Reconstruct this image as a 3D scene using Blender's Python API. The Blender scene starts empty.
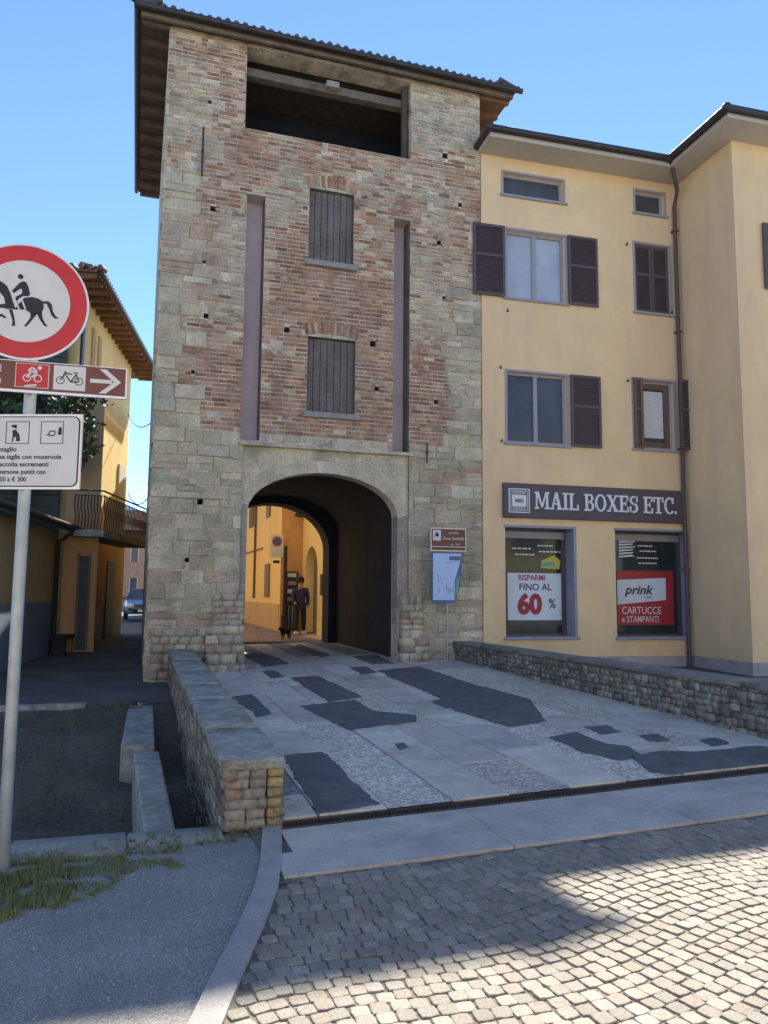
import bpy, bmesh, math, random
from mathutils import Vector, Matrix, noise
random.seed(7)
R = math.radians
sc = bpy.context.scene
col = sc.collection
U = random.uniform

# ------------------------------------------------------------------ camera
FP = 770.0
CAM = Vector((0, 0, 1.6))
def cam_basis():
    up = Vector((444-384, -(-6680-512), -FP)).normalized()
    X = 135-384
    d = Vector((X, -(up.x*X-up.z*FP)/up.y, -FP)).normalized()
    r = d.cross(up)
    return Matrix((r, d, up))
RW = cam_basis()
def ray(px, py): return RW @ Vector((px-384, -(py-512), -FP))
def atY(px, py, Y): v = ray(px, py); return CAM+v*(Y/v.y)
def atX(px, py, X): v = ray(px, py); return CAM+v*(X/v.x)
def atZ(px, py, Z): v = ray(px, py); return CAM+v*((Z-CAM.z)/v.z)

cd = bpy.data.cameras.new('camera'); cam = bpy.data.objects.new('camera', cd); col.objects.link(cam)
cd.sensor_fit = 'VERTICAL'; cd.sensor_height = 36.0; cd.lens = FP/1024*36.0
cd.clip_start = 0.05; cd.clip_end = 3000
cam.matrix_world = Matrix.Translation(CAM) @ RW.to_4x4()
sc.camera = cam

# ------------------------------------------------------------------ world and sun
SUN_AZ, SUN_EL = 26.2, 46.2          # azimuth measured from +Y towards +X
w = bpy.data.worlds.new('World'); sc.world = w; w.use_nodes = True
nt = w.node_tree; bg = nt.nodes['Background']
sky = nt.nodes.new('ShaderNodeTexSky'); sky.sky_type = 'NISHITA'; sky.sun_disc = False
sky.sun_elevation = R(SUN_EL); sky.sun_rotation = R(SUN_AZ)
sky.air_density = 0.85; sky.dust_density = 0.0; sky.ozone_density = 6.0; sky.altitude = 1200
nt.links.new(sky.outputs[0], bg.inputs[0]); bg.inputs[1].default_value = 0.12
sl = bpy.data.lights.new('sun', 'SUN'); sl.energy = 4.6; sl.angle = R(0.55); sl.color = (1, 0.93, 0.82)
so = bpy.data.objects.new('sun', sl); col.objects.link(so)
sd = Vector((math.sin(R(SUN_AZ))*math.cos(R(SUN_EL)), math.cos(R(SUN_AZ))*math.cos(R(SUN_EL)), math.sin(R(SUN_EL))))
so.rotation_euler = sd.to_track_quat('Z', 'Y').to_euler(); so.location = (5, 10, 30)
sc.view_settings.view_transform = 'Standard'; sc.view_settings.look = 'None'
sc.view_settings.exposure = 1.32; sc.view_settings.gamma = 1.0

# ------------------------------------------------------------------ materials
def mat(name, c=(.5,.5,.5), rough=.85, var=.12, vscale=6, fine=0.0, fscale=60, bump=0.0, bscale=40, bdist=.01,
        stain2=None, s2=(3.,.5), stain=None, samt=0.0, sscale=.8, streak=False, attr=False, metal=0.0, spec=.4, cells=None, trans=0.0):
    m = bpy.data.materials.new(name); m.use_nodes = True
    t = m.node_tree; N = t.nodes; L = t.links; b = N['Principled BSDF']
    b.inputs['Roughness'].default_value = rough; b.inputs['Metallic'].default_value = metal
    b.inputs['Specular IOR Level'].default_value = spec
    geo = N.new('ShaderNodeNewGeometry'); P = geo.outputs['Position']
    if attr:
        a = N.new('ShaderNodeVertexColor'); a.layer_name = 'Col'; cur = a.outputs[0]
    else:
        rgb = N.new('ShaderNodeRGB'); rgb.outputs[0].default_value = (*c, 1); cur = rgb.outputs[0]
    def nz(scale, detail=4, vec=P, rough_=.6):
        n = N.new('ShaderNodeTexNoise'); n.inputs['Scale'].default_value = scale; n.inputs['Detail'].default_value = detail
        n.inputs['Roughness'].default_value = rough_
        L.new(vec, n.inputs['Vector']); return n.outputs['Fac']
    def vary(cur, fac, amt):
        mr = N.new('ShaderNodeMapRange'); mr.inputs[1].default_value = .3; mr.inputs[2].default_value = .7
        mr.inputs[3].default_value = 1-amt; mr.inputs[4].default_value = 1+amt; L.new(fac, mr.inputs[0])
        mx = N.new('ShaderNodeVectorMath'); mx.operation = 'SCALE'
        L.new(cur, mx.inputs[0]); L.new(mr.outputs[0], mx.inputs['Scale']); return mx.outputs[0]
    if var: cur = vary(cur, nz(vscale), var)
    if fine: cur = vary(cur, nz(fscale, 2), fine)
    if cells:      # (scale, amount)
        v = N.new('ShaderNodeTexVoronoi'); v.inputs['Scale'].default_value = cells[0]; L.new(P, v.inputs['Vector'])
        sx = N.new('ShaderNodeSeparateColor'); L.new(v.outputs['Color'], sx.inputs[0]); cur = vary(cur, sx.outputs[0], cells[1])
    if stain:
        vec = P
        if streak:
            mp = N.new('ShaderNodeMapping'); mp.inputs['Scale'].default_value = (1, 1, .18); L.new(P, mp.inputs[0]); vec = mp.outputs[0]
        f = nz(sscale, 6, vec, .65)
        mr = N.new('ShaderNodeMapRange'); mr.inputs[1].default_value = .48; mr.inputs[2].default_value = .68
        mr.inputs[3].default_value = 0; mr.inputs[4].default_value = samt; L.new(f, mr.inputs[0])
        mx = N.new('ShaderNodeMix'); mx.data_type = 'RGBA'; L.new(mr.outputs[0], mx.inputs[0]); L.new(cur, mx.inputs[6])
        mx.inputs[7].default_value = (*stain, 1); cur = mx.outputs[2]
    if stain2:
        f = nz(s2[0], 8, P, .7)
        mr = N.new('ShaderNodeMapRange'); mr.inputs[1].default_value = .5; mr.inputs[2].default_value = .62
        mr.inputs[3].default_value = 0; mr.inputs[4].default_value = s2[1]; L.new(f, mr.inputs[0])
        mx = N.new('ShaderNodeMix'); mx.data_type = 'RGBA'; L.new(mr.outputs[0], mx.inputs[0]); L.new(cur, mx.inputs[6])
        mx.inputs[7].default_value = (*stain2, 1); cur = mx.outputs[2]
    L.new(cur, b.inputs['Base Color'])
    if bump:
        h = nz(bscale, 5)
        if cells:
            v2 = N.new('ShaderNodeTexVoronoi'); v2.inputs['Scale'].default_value = cells[0]; v2.feature = 'SMOOTH_F1'; L.new(P, v2.inputs['Vector'])
            ad = N.new('ShaderNodeMath'); ad.operation = 'SUBTRACT'; L.new(h, ad.inputs[0]); L.new(v2.outputs['Distance'], ad.inputs[1]); h = ad.outputs[0]
        bp = N.new('ShaderNodeBump'); bp.inputs['Strength'].default_value = bump; bp.inputs['Distance'].default_value = bdist
        L.new(h, bp.inputs['Height']); L.new(bp.outputs[0], b.inputs['Normal'])
    if trans: b.inputs['Transmission Weight'].default_value = trans
    return m

M = dict(
 mason = mat('masonry', attr=True, stain2=(.52,.45,.34), s2=(5.5,.35), var=.25, vscale=2.2, fine=.25, fscale=28, bump=.7, bscale=35, bdist=.02, stain=(.22,.21,.18), samt=.35, sscale=.9, streak=True, rough=.95, spec=.2),
 mortar = mat('lime_mortar', (.62,.55,.43), stain2=(.12,.10,.08), s2=(3.5,.6), var=.25, vscale=2.5, fine=.3, fscale=45, bump=.8, bscale=30, bdist=.03, stain=(.2,.18,.15), samt=.5, sscale=1.3, rough=.95, spec=.2),
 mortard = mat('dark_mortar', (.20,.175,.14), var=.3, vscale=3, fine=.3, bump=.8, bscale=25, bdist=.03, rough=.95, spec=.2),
 spand = mat('rough_render', (.60,.53,.385), var=.2, vscale=3, fine=.22, fscale=22, bump=.9, bscale=12, bdist=.04, stain=(.22,.2,.16), samt=.7, sscale=1.1, rough=.95, spec=.2),
 slotp = mat('grey_violet_render', (.60,.50,.51), var=.1, vscale=3, bump=.2, stain=(.42,.32,.27), samt=.5, streak=True),
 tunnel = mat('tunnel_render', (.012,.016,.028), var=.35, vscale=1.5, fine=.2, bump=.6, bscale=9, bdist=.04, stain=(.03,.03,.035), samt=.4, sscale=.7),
 yellow = mat('yellow_render', (.84,.62,.345), stain2=(.74,.56,.35), s2=(1.1,.45), var=.07, vscale=1.2, fine=.04, fscale=50, bump=.15, bscale=120, bdist=.004, stain=(.66,.47,.30), samt=.75, sscale=.5, streak=True, rough=.9),
 plinthg = mat('grey_plinth', (.46,.42,.41), stain2=(.28,.25,.22), s2=(2.5,.5), var=.1, vscale=3, stain=(.3,.27,.26), samt=.5, bump=.2),
 soffit = mat('soffit_paint', (.50,.46,.40), var=.05, rough=.8),
 gutter = mat('dark_gutter', (.05,.047,.05), rough=.45, var=.15, metal=.3),
 rooft = mat('clay_tiles', (.19,.12,.085), var=.35, vscale=5, fine=.3, fscale=25, stain=(.1,.1,.08), samt=.7, sscale=2, bump=.4),
 roofd = mat('weathered_tiles', (.10,.09,.08), var=.35, vscale=6, fine=.3, fscale=25, stain=(.15,.14,.1), samt=.7, sscale=3, bump=.4),
 wood = mat('old_wood', (.09,.065,.05), var=.3, vscale=5, fine=.25, fscale=40, bump=.5, bscale=30),
 woodl = mat('pale_old_beam', (.16,.135,.105), var=.3, vscale=4, fine=.25, bump=.5, bscale=20),
 woodr = mat('orange_wood_planks', (.19,.105,.06), var=.25, vscale=6, fine=.2),
 shutw = mat('grey_weathered_boards', (.15,.13,.115), var=.25, vscale=3, fine=.3, fscale=30, stain=(.2,.2,.19), samt=.6, sscale=5, streak=True, bump=.3),
 sill = mat('sill_stone', (.30,.285,.26), var=.2, vscale=8, fine=.15, bump=.4),
 brown = mat('brown_paint', (.105,.08,.085), var=.1, rough=.5),
 frame = mat('window_frame_paint', (.34,.33,.36), rough=.5, var=.04),
 frameb = mat('brown_wood_frame', (.16,.10,.075), rough=.5, var=.1),
 glass = mat('dark_glass', (.075,.078,.085), rough=.1, var=.3, vscale=1.5, spec=.45),
 glassc = mat('curtained_glass', (.42,.46,.52), rough=.08, var=.12, vscale=2, spec=.8),
 glassd = mat('shop_glass', (.035,.045,.045), rough=.08, var=.3, vscale=2, spec=.3),
 curtain = mat('white_curtain', (.62,.62,.62), var=.1, vscale=10),
 reveal = mat('lavender_stone', (.33,.32,.37), var=.08, vscale=5, rough=.6),
 white = mat('white_sheet', (.72,.74,.76), var=.03, rough=.4),
 sheet = mat('sign_white', (.60,.61,.60), var=.05, vscale=9, rough=.35),
 signr = mat('sign_red', (.50,.03,.035), var=.08, rough=.4),
 signk = mat('sign_black', (.02,.02,.03), var=.05, rough=.5),
 signb = mat('sign_brown', (.16,.055,.04), var=.1, rough=.4),
 signbk = mat('sign_banner', (.095,.075,.085), var=.05, rough=.5),
 steel = mat('galvanised_steel', (.36,.39,.39), var=.15, vscale=8, rough=.42, metal=.55, stain=(.38,.4,.4), samt=.5, sscale=6),
 alu = mat('aluminium_edge', (.68,.68,.68), rough=.35, metal=.5, var=.05),
 posterr = mat('poster_red', (.42,.04,.05), var=.06, rough=.35),
 poster = mat('poster_white', (.66,.74,.82), var=.04, rough=.35),
 textr = mat('dark_red_print', (.36,.02,.04), var=.05, rough=.4),
 textd = mat('dark_grey_print', (.07,.05,.06), var=.05, rough=.4),
 yprint = mat('yellow_print', (.6,.55,.1), var=.05),
 mapb = mat('map_blue', (.42,.58,.85), var=.06, vscale=20, rough=.35),
 mapd = mat('map_dark_blue', (.06,.13,.27), var=.08, rough=.35),
 mapg = mat('map_green', (.16,.33,.3), var=.15, rough=.35),
 iron = mat('rusty_iron', (.05,.04,.037), var=.3, vscale=12, rough=.7, metal=.3),
 rail = mat('brown_iron', (.09,.055,.05), var=.2, rough=.6),
 slab = mat('stone_slabs', attr=True, var=.14, vscale=4, fine=.22, fscale=90, bump=.45, bscale=70, bdist=.008, stain=(.2,.19,.18), samt=.4, sscale=1.5, rough=.85),
 pebble = mat('pebble_paving', attr=True, var=.12, vscale=2, fine=.2, fscale=50, bump=.9, bscale=50, bdist=.012, cells=(40,.28), rough=.8),
 patch = mat('asphalt_patch', (.125,.125,.125), stain=(.20,.19,.175), samt=.7, sscale=3, var=.2, vscale=5, fine=.35, fscale=140, bump=.5, bscale=150, bdist=.006, rough=.9),
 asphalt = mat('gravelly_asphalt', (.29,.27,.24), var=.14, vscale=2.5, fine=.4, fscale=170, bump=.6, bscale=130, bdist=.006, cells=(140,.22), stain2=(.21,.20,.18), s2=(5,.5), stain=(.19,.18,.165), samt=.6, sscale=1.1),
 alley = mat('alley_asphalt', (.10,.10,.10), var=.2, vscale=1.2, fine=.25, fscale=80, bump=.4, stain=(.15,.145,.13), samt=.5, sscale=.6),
 cobble = mat('cobble_stone', attr=True, var=.1, vscale=5, fine=.28, fscale=110, bump=.6, bscale=80, bdist=.006, rough=.75),
 joint = mat('sandy_joint', (.17,.145,.11), var=.3, vscale=8, fine=.4, fscale=150, bump=.5, bscale=120),
 farcob = mat('far_cobbles', (.45,.40,.33), var=.15, vscale=2, cells=(9,.25), bump=.5, bscale=30),
 conc = mat('grey_concrete', (.31,.295,.25), stain2=(.5,.48,.42), s2=(6,.6), var=.22, vscale=3, fine=.25, fscale=40, bump=.8, bscale=25, bdist=.02, stain=(.17,.17,.13), samt=.7, sscale=2.5),
 concr = mat('weathered_coping', (.22,.20,.17), var=.25, vscale=4, fine=.25, fscale=40, bump=.8, bscale=25, bdist=.02, stain=(.36,.33,.27), samt=.6, sscale=3),
 concl = mat('pale_concrete', (.30,.28,.235), var=.15, vscale=4, fine=.2, fscale=60, bump=.4, stain=(.24,.22,.19), samt=.6, sscale=3),
 soil = mat('dry_soil', (.10,.085,.062), var=.35, vscale=1.3, fine=.4, fscale=25, bump=.8, bscale=14, bdist=.06, stain=(.11,.115,.06), samt=.6, sscale=1.5),
 grass = mat('grass', attr=True, var=.2, vscale=6, rough=.7),
 leaf = mat('leaves', attr=True, var=.2, vscale=4, rough=.55),
 bark = mat('bark', (.10,.08,.06), var=.3, bump=.6),
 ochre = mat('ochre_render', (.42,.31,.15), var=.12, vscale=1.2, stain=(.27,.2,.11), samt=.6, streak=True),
 blueplinth = mat('blue_grey_plinth', (.16,.20,.25), var=.12, vscale=1.5, stain=(.13,.15,.17), samt=.5),
 green = mat('dark_green_metal', (.035,.065,.065), var=.2, rough=.5),
 lemon = mat('lemon_render', (.82,.70,.33), var=.05, stain=(.62,.48,.24), samt=.4, streak=True),
 tan = mat('tan_render', (.58,.42,.25), var=.08, stain=(.36,.26,.16), samt=.4, streak=True),
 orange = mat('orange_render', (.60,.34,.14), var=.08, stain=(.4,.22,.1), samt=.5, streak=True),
 gold = mat('golden_render', (.86,.64,.29), var=.06, stain=(.7,.46,.2), samt=.5, streak=True),
 pink = mat('pink_render', (.42,.27,.20), var=.12, vscale=2),
 door = mat('dark_door', (.05,.05,.055), var=.2, rough=.5),
 doorg = mat('grey_green_door', (.13,.14,.145), var=.1, rough=.5),
 carp = mat('silver_blue_car_paint', (.14,.18,.25), var=.03, rough=.25, metal=.5),
 tyre = mat('tyre_rubber', (.02,.02,.02), rough=.8),
 lens = mat('headlight_lens', (.75,.78,.8), rough=.1, spec=.8, var=.05),
 skin = mat('skin', (.45,.27,.2), rough=.6, var=.05),
 navy = mat('navy_cloth', (.035,.035,.10), rough=.9, var=.15),
 dark = mat('black_cloth', (.02,.03,.045), rough=.9, var=.15),
 hair = mat('dark_hair', (.02,.015,.012), rough=.7),
 shoe = mat('pale_shoe', (.6,.58,.56), rough=.6),
 fur = mat('black_fur', (.015,.014,.014), rough=.9, var=.3),
 paving = mat('porphyry_setts', (.27,.20,.17), var=.15, vscale=2, cells=(10,.3), bump=.4, bscale=30),
 grate = mat('grate_iron', (.085,.07,.065), var=.3, rough=.6, metal=.4),
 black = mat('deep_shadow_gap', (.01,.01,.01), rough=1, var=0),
)

# ------------------------------------------------------------------ mesh builder
class MB:
    def __init__(s): s.v = []; s.f = []; s.m = []; s.c = []; s.mats = []; s.T = None; s.sm = []
    def mi(s, m):
        if m not in s.mats: s.mats.append(m)
        return s.mats.index(m)
    def add(s, vs, fs, m, c=(1,1,1), smooth=False):
        o = len(s.v); k = s.mi(m)
        for p in vs:
            p = Vector(p)
            if s.T is not None: p = s.T @ p
            s.v.append(p)
        for f in fs: s.f.append([i+o for i in f]); s.m.append(k); s.c.append(c); s.sm.append(smooth)
    def quad(s, a, b, c_, d, m, c=(1,1,1)): s.add([a,b,c_,d], [(0,1,2,3)], m, c)
    def box(s, x0,x1,y0,y1,z0,z1, m, c=(1,1,1)):
        vs = [(x,y,z) for z in (z0,z1) for y in (y0,y1) for x in (x0,x1)]
        s.add(vs, [(0,2,3,1),(4,5,7,6),(0,1,5,4),(2,6,7,3),(0,4,6,2),(1,3,7,5)], m, c)
    def cbox(s, x0,x1,y0,y1,z0,z1, m, b=.005, c=(1,1,1)):     # chamfered box
        bm = bmesh.new(); r = bmesh.ops.create_cube(bm, size=1)
        for v in bm.verts: v.co = ((x0+x1)/2+v.co.x*(x1-x0), (y0+y1)/2+v.co.y*(y1-y0), (z0+z1)/2+v.co.z*(z1-z0))
        bmesh.ops.bevel(bm, geom=bm.edges[:], offset=b, segments=1, affect='EDGES')
        bm.verts.index_update(); s.add([v.co.copy() for v in bm.verts], [[v.index for v in f.verts] for f in bm.faces], m, c); bm.free()
    def hexa(s, p, m, c=(1,1,1)):       # 8 points: bottom 4 (ccw), top 4
        s.add(p, [(3,2,1,0),(4,5,6,7),(0,1,5,4),(1,2,6,5),(2,3,7,6),(3,0,4,7)], m, c)
    def tube(s, pts, r, m, seg=8, r2=None, c=(1,1,1), cap=True):
        pts = [Vector(p) for p in pts]; n = len(pts); vs = []; fs = []
        for i, p in enumerate(pts):
            t = (pts[min(i+1,n-1)]-pts[max(i-1,0)]).normalized()
            a = t.cross(Vector((0,0,1)) if abs(t.z) < .9 else Vector((1,0,0))).normalized(); b = t.cross(a)
            rr = r if r2 is None else r+(r2-r)*i/(n-1)
            for k in range(seg):
                an = 2*math.pi*k/seg; vs.append(p+(a*math.cos(an)+b*math.sin(an))*rr)
        for i in range(n-1):
            for k in range(seg): fs.append((i*seg+k, i*seg+(k+1)%seg, (i+1)*seg+(k+1)%seg, (i+1)*seg+k))
        s.add(vs, fs, m, c, smooth=seg > 5)
        if cap: s.add(vs, [list(range(seg))[::-1], [(n-1)*seg+k for k in range(seg)]], m, c)
    def prism(s, poly, y0, y1, m, c=(1,1,1), back=True):   # poly in XZ, extruded along Y (y0 front)
        n = len(poly)
        vs = [(x,y0,z) for x,z in poly]+[(x,y1,z) for x,z in poly]
        fs = [list(range(n))]+([list(range(2*n-1,n-1,-1))] if back else [])+[(i,i+n,(i+1)%n+n,(i+1)%n) for i in range(n)]
        s.add(vs, fs, m, c)
    def flat(s, poly, z0, z1, m, c=(1,1,1)):               # poly of (x,y), extruded up
        n = len(poly); zf0 = z0 if callable(z0) else (lambda x,y: z0); zf1 = z1 if callable(z1) else (lambda x,y: z1)
        vs = [(x,y,zf0(x,y)) for x,y in poly]+[(x,y,zf1(x,y)) for x,y in poly]
        fs = [list(range(n-1,-1,-1)), list(range(n,2*n))]+[(i,(i+1)%n,(i+1)%n+n,i+n) for i in range(n)]
        s.add(vs, fs, m, c)
    def disc(s, cx, cz, r, y0, y1, m, seg=40, ri=0, rz=None):
        rz = rz or r
        if not ri: s.prism([(cx+r*math.cos(2*math.pi*k/seg), cz+rz*math.sin(2*math.pi*k/seg)) for k in range(seg)], y0, y1, m)
        else:
            for k in range(seg):
                a, b = 2*math.pi*k/seg, 2*math.pi*(k+1)/seg
                s.prism([(cx+ri*math.cos(a),cz+ri*math.sin(a)),(cx+r*math.cos(a),cz+r*math.sin(a)),(cx+r*math.cos(b),cz+r*math.sin(b)),(cx+ri*math.cos(b),cz+ri*math.sin(b))], y0, y1, m)
    def rock(s, cx,cy,cz, sx,sy,sz, m, c=(1,1,1), rnd=.3, jit=.06, rot=0, n=2):
        # rounded stone block; sx,sy,sz full sizes
        key = n; G = {}; vs = []; fs = []
        def vid(i,j,k):
            if (i,j,k) not in G:
                p = Vector((i/n*2-1, j/n*2-1, k/n*2-1)); q = p.normalized()*1.25 if p.length else p
                p = p.lerp(q, rnd)
                p += Vector((U(-1,1),U(-1,1),U(-1,1)))*jit
                p = Vector((p.x*sx/2, p.y*sy/2, p.z*sz/2))
                if rot: cs, sn = math.cos(rot), math.sin(rot); p = Vector((p.x*cs-p.y*sn, p.x*sn+p.y*cs, p.z))
                G[(i,j,k)] = len(vs); vs.append(p+Vector((cx,cy,cz)))
            return G[(i,j,k)]
        for a in range(n):
            for b in range(n):
                fs += [(vid(a,b,n),vid(a+1,b,n),vid(a+1,b+1,n),vid(a,b+1,n)), (vid(a,b,0),vid(a,b+1,0),vid(a+1,b+1,0),vid(a+1,b,0)),
                       (vid(a,0,b),vid(a+1,0,b),vid(a+1,0,b+1),vid(a,0,b+1)), (vid(a,n,b),vid(a,n,b+1),vid(a+1,n,b+1),vid(a+1,n,b)),
                       (vid(0,a,b),vid(0,a,b+1),vid(0,a+1,b+1),vid(0,a+1,b)), (vid(n,a,b),vid(n,a+1,b),vid(n,a+1,b+1),vid(n,a,b+1))]
        s.add(vs, fs, m, c, smooth=True)
    def sett(s, cx,cy,zt, sx,sy, m, c, rot, dep=.05):
        cs, sn = math.cos(rot), math.sin(rot); rings = []
        J = [(U(-.05,.05),U(-.05,.05)) for _ in range(8)]; tx,ty = U(-.03,.03),U(-.03,.03)
        for (f,dz) in ((1.0,-dep),(1.0,-.007),(.93,-.0015),(.80,.0)):
            ring = []
            for k,(a,b) in enumerate(((-1,-1),(0,-1.04),(1,-1),(1.04,0),(1,1),(0,1.04),(-1,1),(-1.04,0))):
                q = .93 if k%2==0 else 1.0
                x = (a*q+J[k][0])*f*sx/2; y = (b*q+J[k][1])*f*sy/2
                ring.append((cx+x*cs-y*sn, cy+x*sn+y*cs, zt+dz+x*tx+y*ty))
            rings.append(ring)
        vs = [p for r_ in rings for p in r_]; fs = []
        for i in range(3):
            for k in range(8): fs.append((i*8+k,i*8+(k+1)%8,(i+1)*8+(k+1)%8,(i+1)*8+k))
        fs.append(tuple(range(24,32))); s.add(vs,fs,m,c,smooth=False)
    def build(s, name, parent=None, org=None):
        me = bpy.data.meshes.new(name); off = Vector(org) if org is not None else Vector((0,0,0))
        me.from_pydata([v-off for v in s.v], [], s.f)
        for m in s.mats: me.materials.append(M[m])
        me.polygons.foreach_set('material_index', s.m)
        me.polygons.foreach_set('use_smooth', s.sm)
        at = me.color_attributes.new('Col', 'FLOAT_COLOR', 'CORNER')
        d = []
        for p, c in zip(me.polygons, s.c): d += [c[0],c[1],c[2],1]*p.loop_total
        at.data.foreach_set('color', d)
        me.update(); me.validate()
        o = bpy.data.objects.new(name, me); col.objects.link(o)
        if parent is not None: o.parent = parent
        o.location = off - (world_loc(parent) if parent is not None else Vector((0,0,0)))
        return o
def world_loc(o):
    p = Vector(o.location)
    return p if o.parent is None else p+world_loc(o.parent)
def thing(name, loc, label, cat, group=None):
    o = bpy.data.objects.new(name, None); col.objects.link(o); o.location = loc; o.empty_display_size = .3
    tag(o, label, cat, group); return o
def tag(o, label, cat, group=None):
    o['label'] = label; o['category'] = cat
    if group: o['group'] = group
    return o
def struct(o): o['kind'] = 'structure'; return o
def org(o): return world_loc(o)
def mbp(): return MB()

def text_mb(mb, s, x, z, h, m, y0, th=.004, align='LEFT', bold=0.0, sx=1.0, shear=0.0, c=(1,1,1)):
    cu = bpy.data.curves.new('t', 'FONT'); cu.body = s; cu.size = 1; cu.align_x = align; cu.resolution_u = 3; cu.offset = bold; cu.shear = shear
    ob = bpy.data.objects.new('t', cu); col.objects.link(ob)
    dg = bpy.context.evaluated_depsgraph_get(); me = bpy.data.meshes.new_from_object(ob.evaluated_get(dg))
    k = h/.72
    vs = [(x+v.co.x*k*sx, y0, z+v.co.y*k) for v in me.vertices]
    mb.add(vs, [list(p.vertices) for p in me.polygons], m, c)
    bpy.data.objects.remove(ob); bpy.data.curves.remove(cu); bpy.data.meshes.remove(me)

# ------------------------------------------------------------------ ground
def gx(x): return .03*(min(max(x,1),6)-1)
def deck_z(x, y):
    return .03 + gx(x) + .0165*max(0,min(y,16)-5.5)*(1.15-.03*min(max(x,0),6))
PW = 5.45       # near edge of moat and bridge
mb = MB()
xs = [-400,-9,.62,1,3.5,6.05,400]; ys = [-400,PW,12.1,14.45,21,400]
def gh(x,y):
    if y <= PW: return gx(x)-.02
    if y < 12.2: return -.02 if x < .7 else gx(x)-.08
    if y < 15: return .03 if x < .7 else .1
    return .25 if y < 22 else .33
for i in range(len(xs)-1):
    for j in range(len(ys)-1):
        if ys[j] == PW and xs[i] in (-9,): continue
        p = [(xs[i],ys[j]),(xs[i+1],ys[j]),(xs[i+1],ys[j+1]),(xs[i],ys[j+1])]
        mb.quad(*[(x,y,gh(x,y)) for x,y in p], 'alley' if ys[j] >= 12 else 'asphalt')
g = struct(mb.build('ground'))

# moat bed and its retaining walls
mb = MB()
for i in range(24):
    for j in range(16):
        x0,x1 = -9+10.3*i/24, -9+10.3*(i+1)/24; y0,y1 = PW-.02+6.7*j/16, PW-.02+6.7*(j+1)/16
        h = lambda x,y: -.62+.58*min(1,max(0,(y-6.5)/5.2))**1.3+.12*noise.noise(Vector((x*.9,y*.9,0)))+.05*noise.noise(Vector((x*4,y*4,3)))
        mb.quad((x0,y0,h(x0,y0)),(x1,y0,h(x1,y0)),(x1,y1,h(x1,y1)),(x0,y1,h(x0,y1)),'soil')
struct(mb.build('moat_bed'))

def jc(base, a=.12, hue=.04):
    k = 1+U(-a,a); return tuple(max(.01,b*k*(1+U(-hue,hue))) for b in base)
STONE = [(.50,.445,.315),(.54,.475,.335),(.45,.40,.285),(.56,.49,.345),(.49,.42,.295),(.43,.385,.28),(.58,.52,.38),(.41,.36,.255)]
PARS = [(.22,.19,.145),(.26,.22,.165),(.18,.16,.125),(.29,.245,.18),(.15,.135,.105),(.34,.30,.235),(.24,.18,.135)]
WARM = [(.47,.37,.255),(.44,.32,.225),(.51,.42,.30)]

# rubble facing along a straight run: frame origin o, direction u (unit, horizontal), outward normal n
def rubble(mb, o, u, n, L, z0f, z1f, size=.17, dep=.10, pal=None, m='mason', mort='mortard'):
    o = Vector(o); u = Vector(u); n = Vector(n)
    ang = math.atan2(u.y, u.x); pal = pal or PARS
    z = min(z0f(0), z0f(L)); row = 0
    while z < max(z1f(0), z1f(L)):
        h = size*U(.6,1.05); t = -U(0,size)
        while t < L:
            w_ = size*U(.7,1.7); c0 = t+w_/2
            if z+h*.6 > z0f(c0) and 0 < c0 < L:
                top = min(z+h, z1f(c0)-.004)
                if top-z > .03:
                    zc = (z+top)/2; p = o+u*c0-n*(dep*.38)
                    mb.rock(p.x,p.y,zc+U(-.01,.01), w_*.97, dep*U(.8,1.15), (top-z)*.96, m, jc(random.choice(pal),.22,.06), rnd=.13, jit=.10, rot=ang+U(-.04,.04))
            t += w_
        z += h; row += 1

mb = MB()
for i in range(13): mb.rock(-9+.7*i+.35,12.1,-.09,.68,.2,.2,'soil' if i%3==0 else 'conc',rnd=.08,jit=.08,n=3)
struct(mb.build('alley_kerb'))
# near edge wall of the moat (below the near slabs)
mb = MB(); mb.box(-9,.6,5.15,PW-.01,-1.4,-.03,'mortard')
o = mb.build('bank_wall'); tag(o,'near moat edge wall under the pale footway slabs, its back to the camera','retaining wall')

# pale slabs along the near edge of the moat
mb = MB(); x = -3.0
while x < .6:
    wd = U(.42,.75); x1 = min(x+wd,.62)
    if x < -.35: y0,y1 = 5.17+U(-.02,.02),5.60
    else: y0,y1 = 5.28+U(-.01,.01),5.58
    mb.rock((x+x1)/2,(y0+y1)/2,-.03+U(-.006,.006),(x1-x)*.985,(y1-y0),.085,'concl',rnd=.05,jit=.05,n=3)
    x = x1
o = struct(mb.build('moat_edge_paving'))

# ------------------------------------------------------------------ bridge deck
mb = MB()
D0, D1 = 5.5, 24.0
def lane_strip(x0, x1, y0, y1, m, c, dz=0, n=None):
    n = n or max(1,int((y1-y0)/1.2))
    for i in range(n):
        a, b = y0+(y1-y0)*i/n, y0+(y1-y0)*(i+1)/n
        mb.quad((x0,a,deck_z(x0,a)+dz),(x1,a,deck_z(x1,a)+dz),(x1,b,deck_z(x1,b)+dz),(x0,b,deck_z(x0,b)+dz), m, c)
lanes = [.9,1.3,1.82,2.32,2.80,3.32,3.85,4.4,4.95,5.5,6.3]
kinds = ['p','s','p','s','p','s','p','s','p','s']
for k in range(len(lanes)-1):
    if kinds[k] == 'p':
        y = D0
        while y < D1:
            L_ = U(1.2,2.6); y1 = min(y+L_, D1)
            base = (.62,.545,.44) if k else (.24,.235,.22)
            lane_strip(lanes[k], lanes[k+1], y, y1, 'pebble', jc(base,.10,.03)); y = y1
    else: lane_strip(lanes[k], lanes[k+1], D0, D1, 'joint', (1,1,1), -.003)
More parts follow.
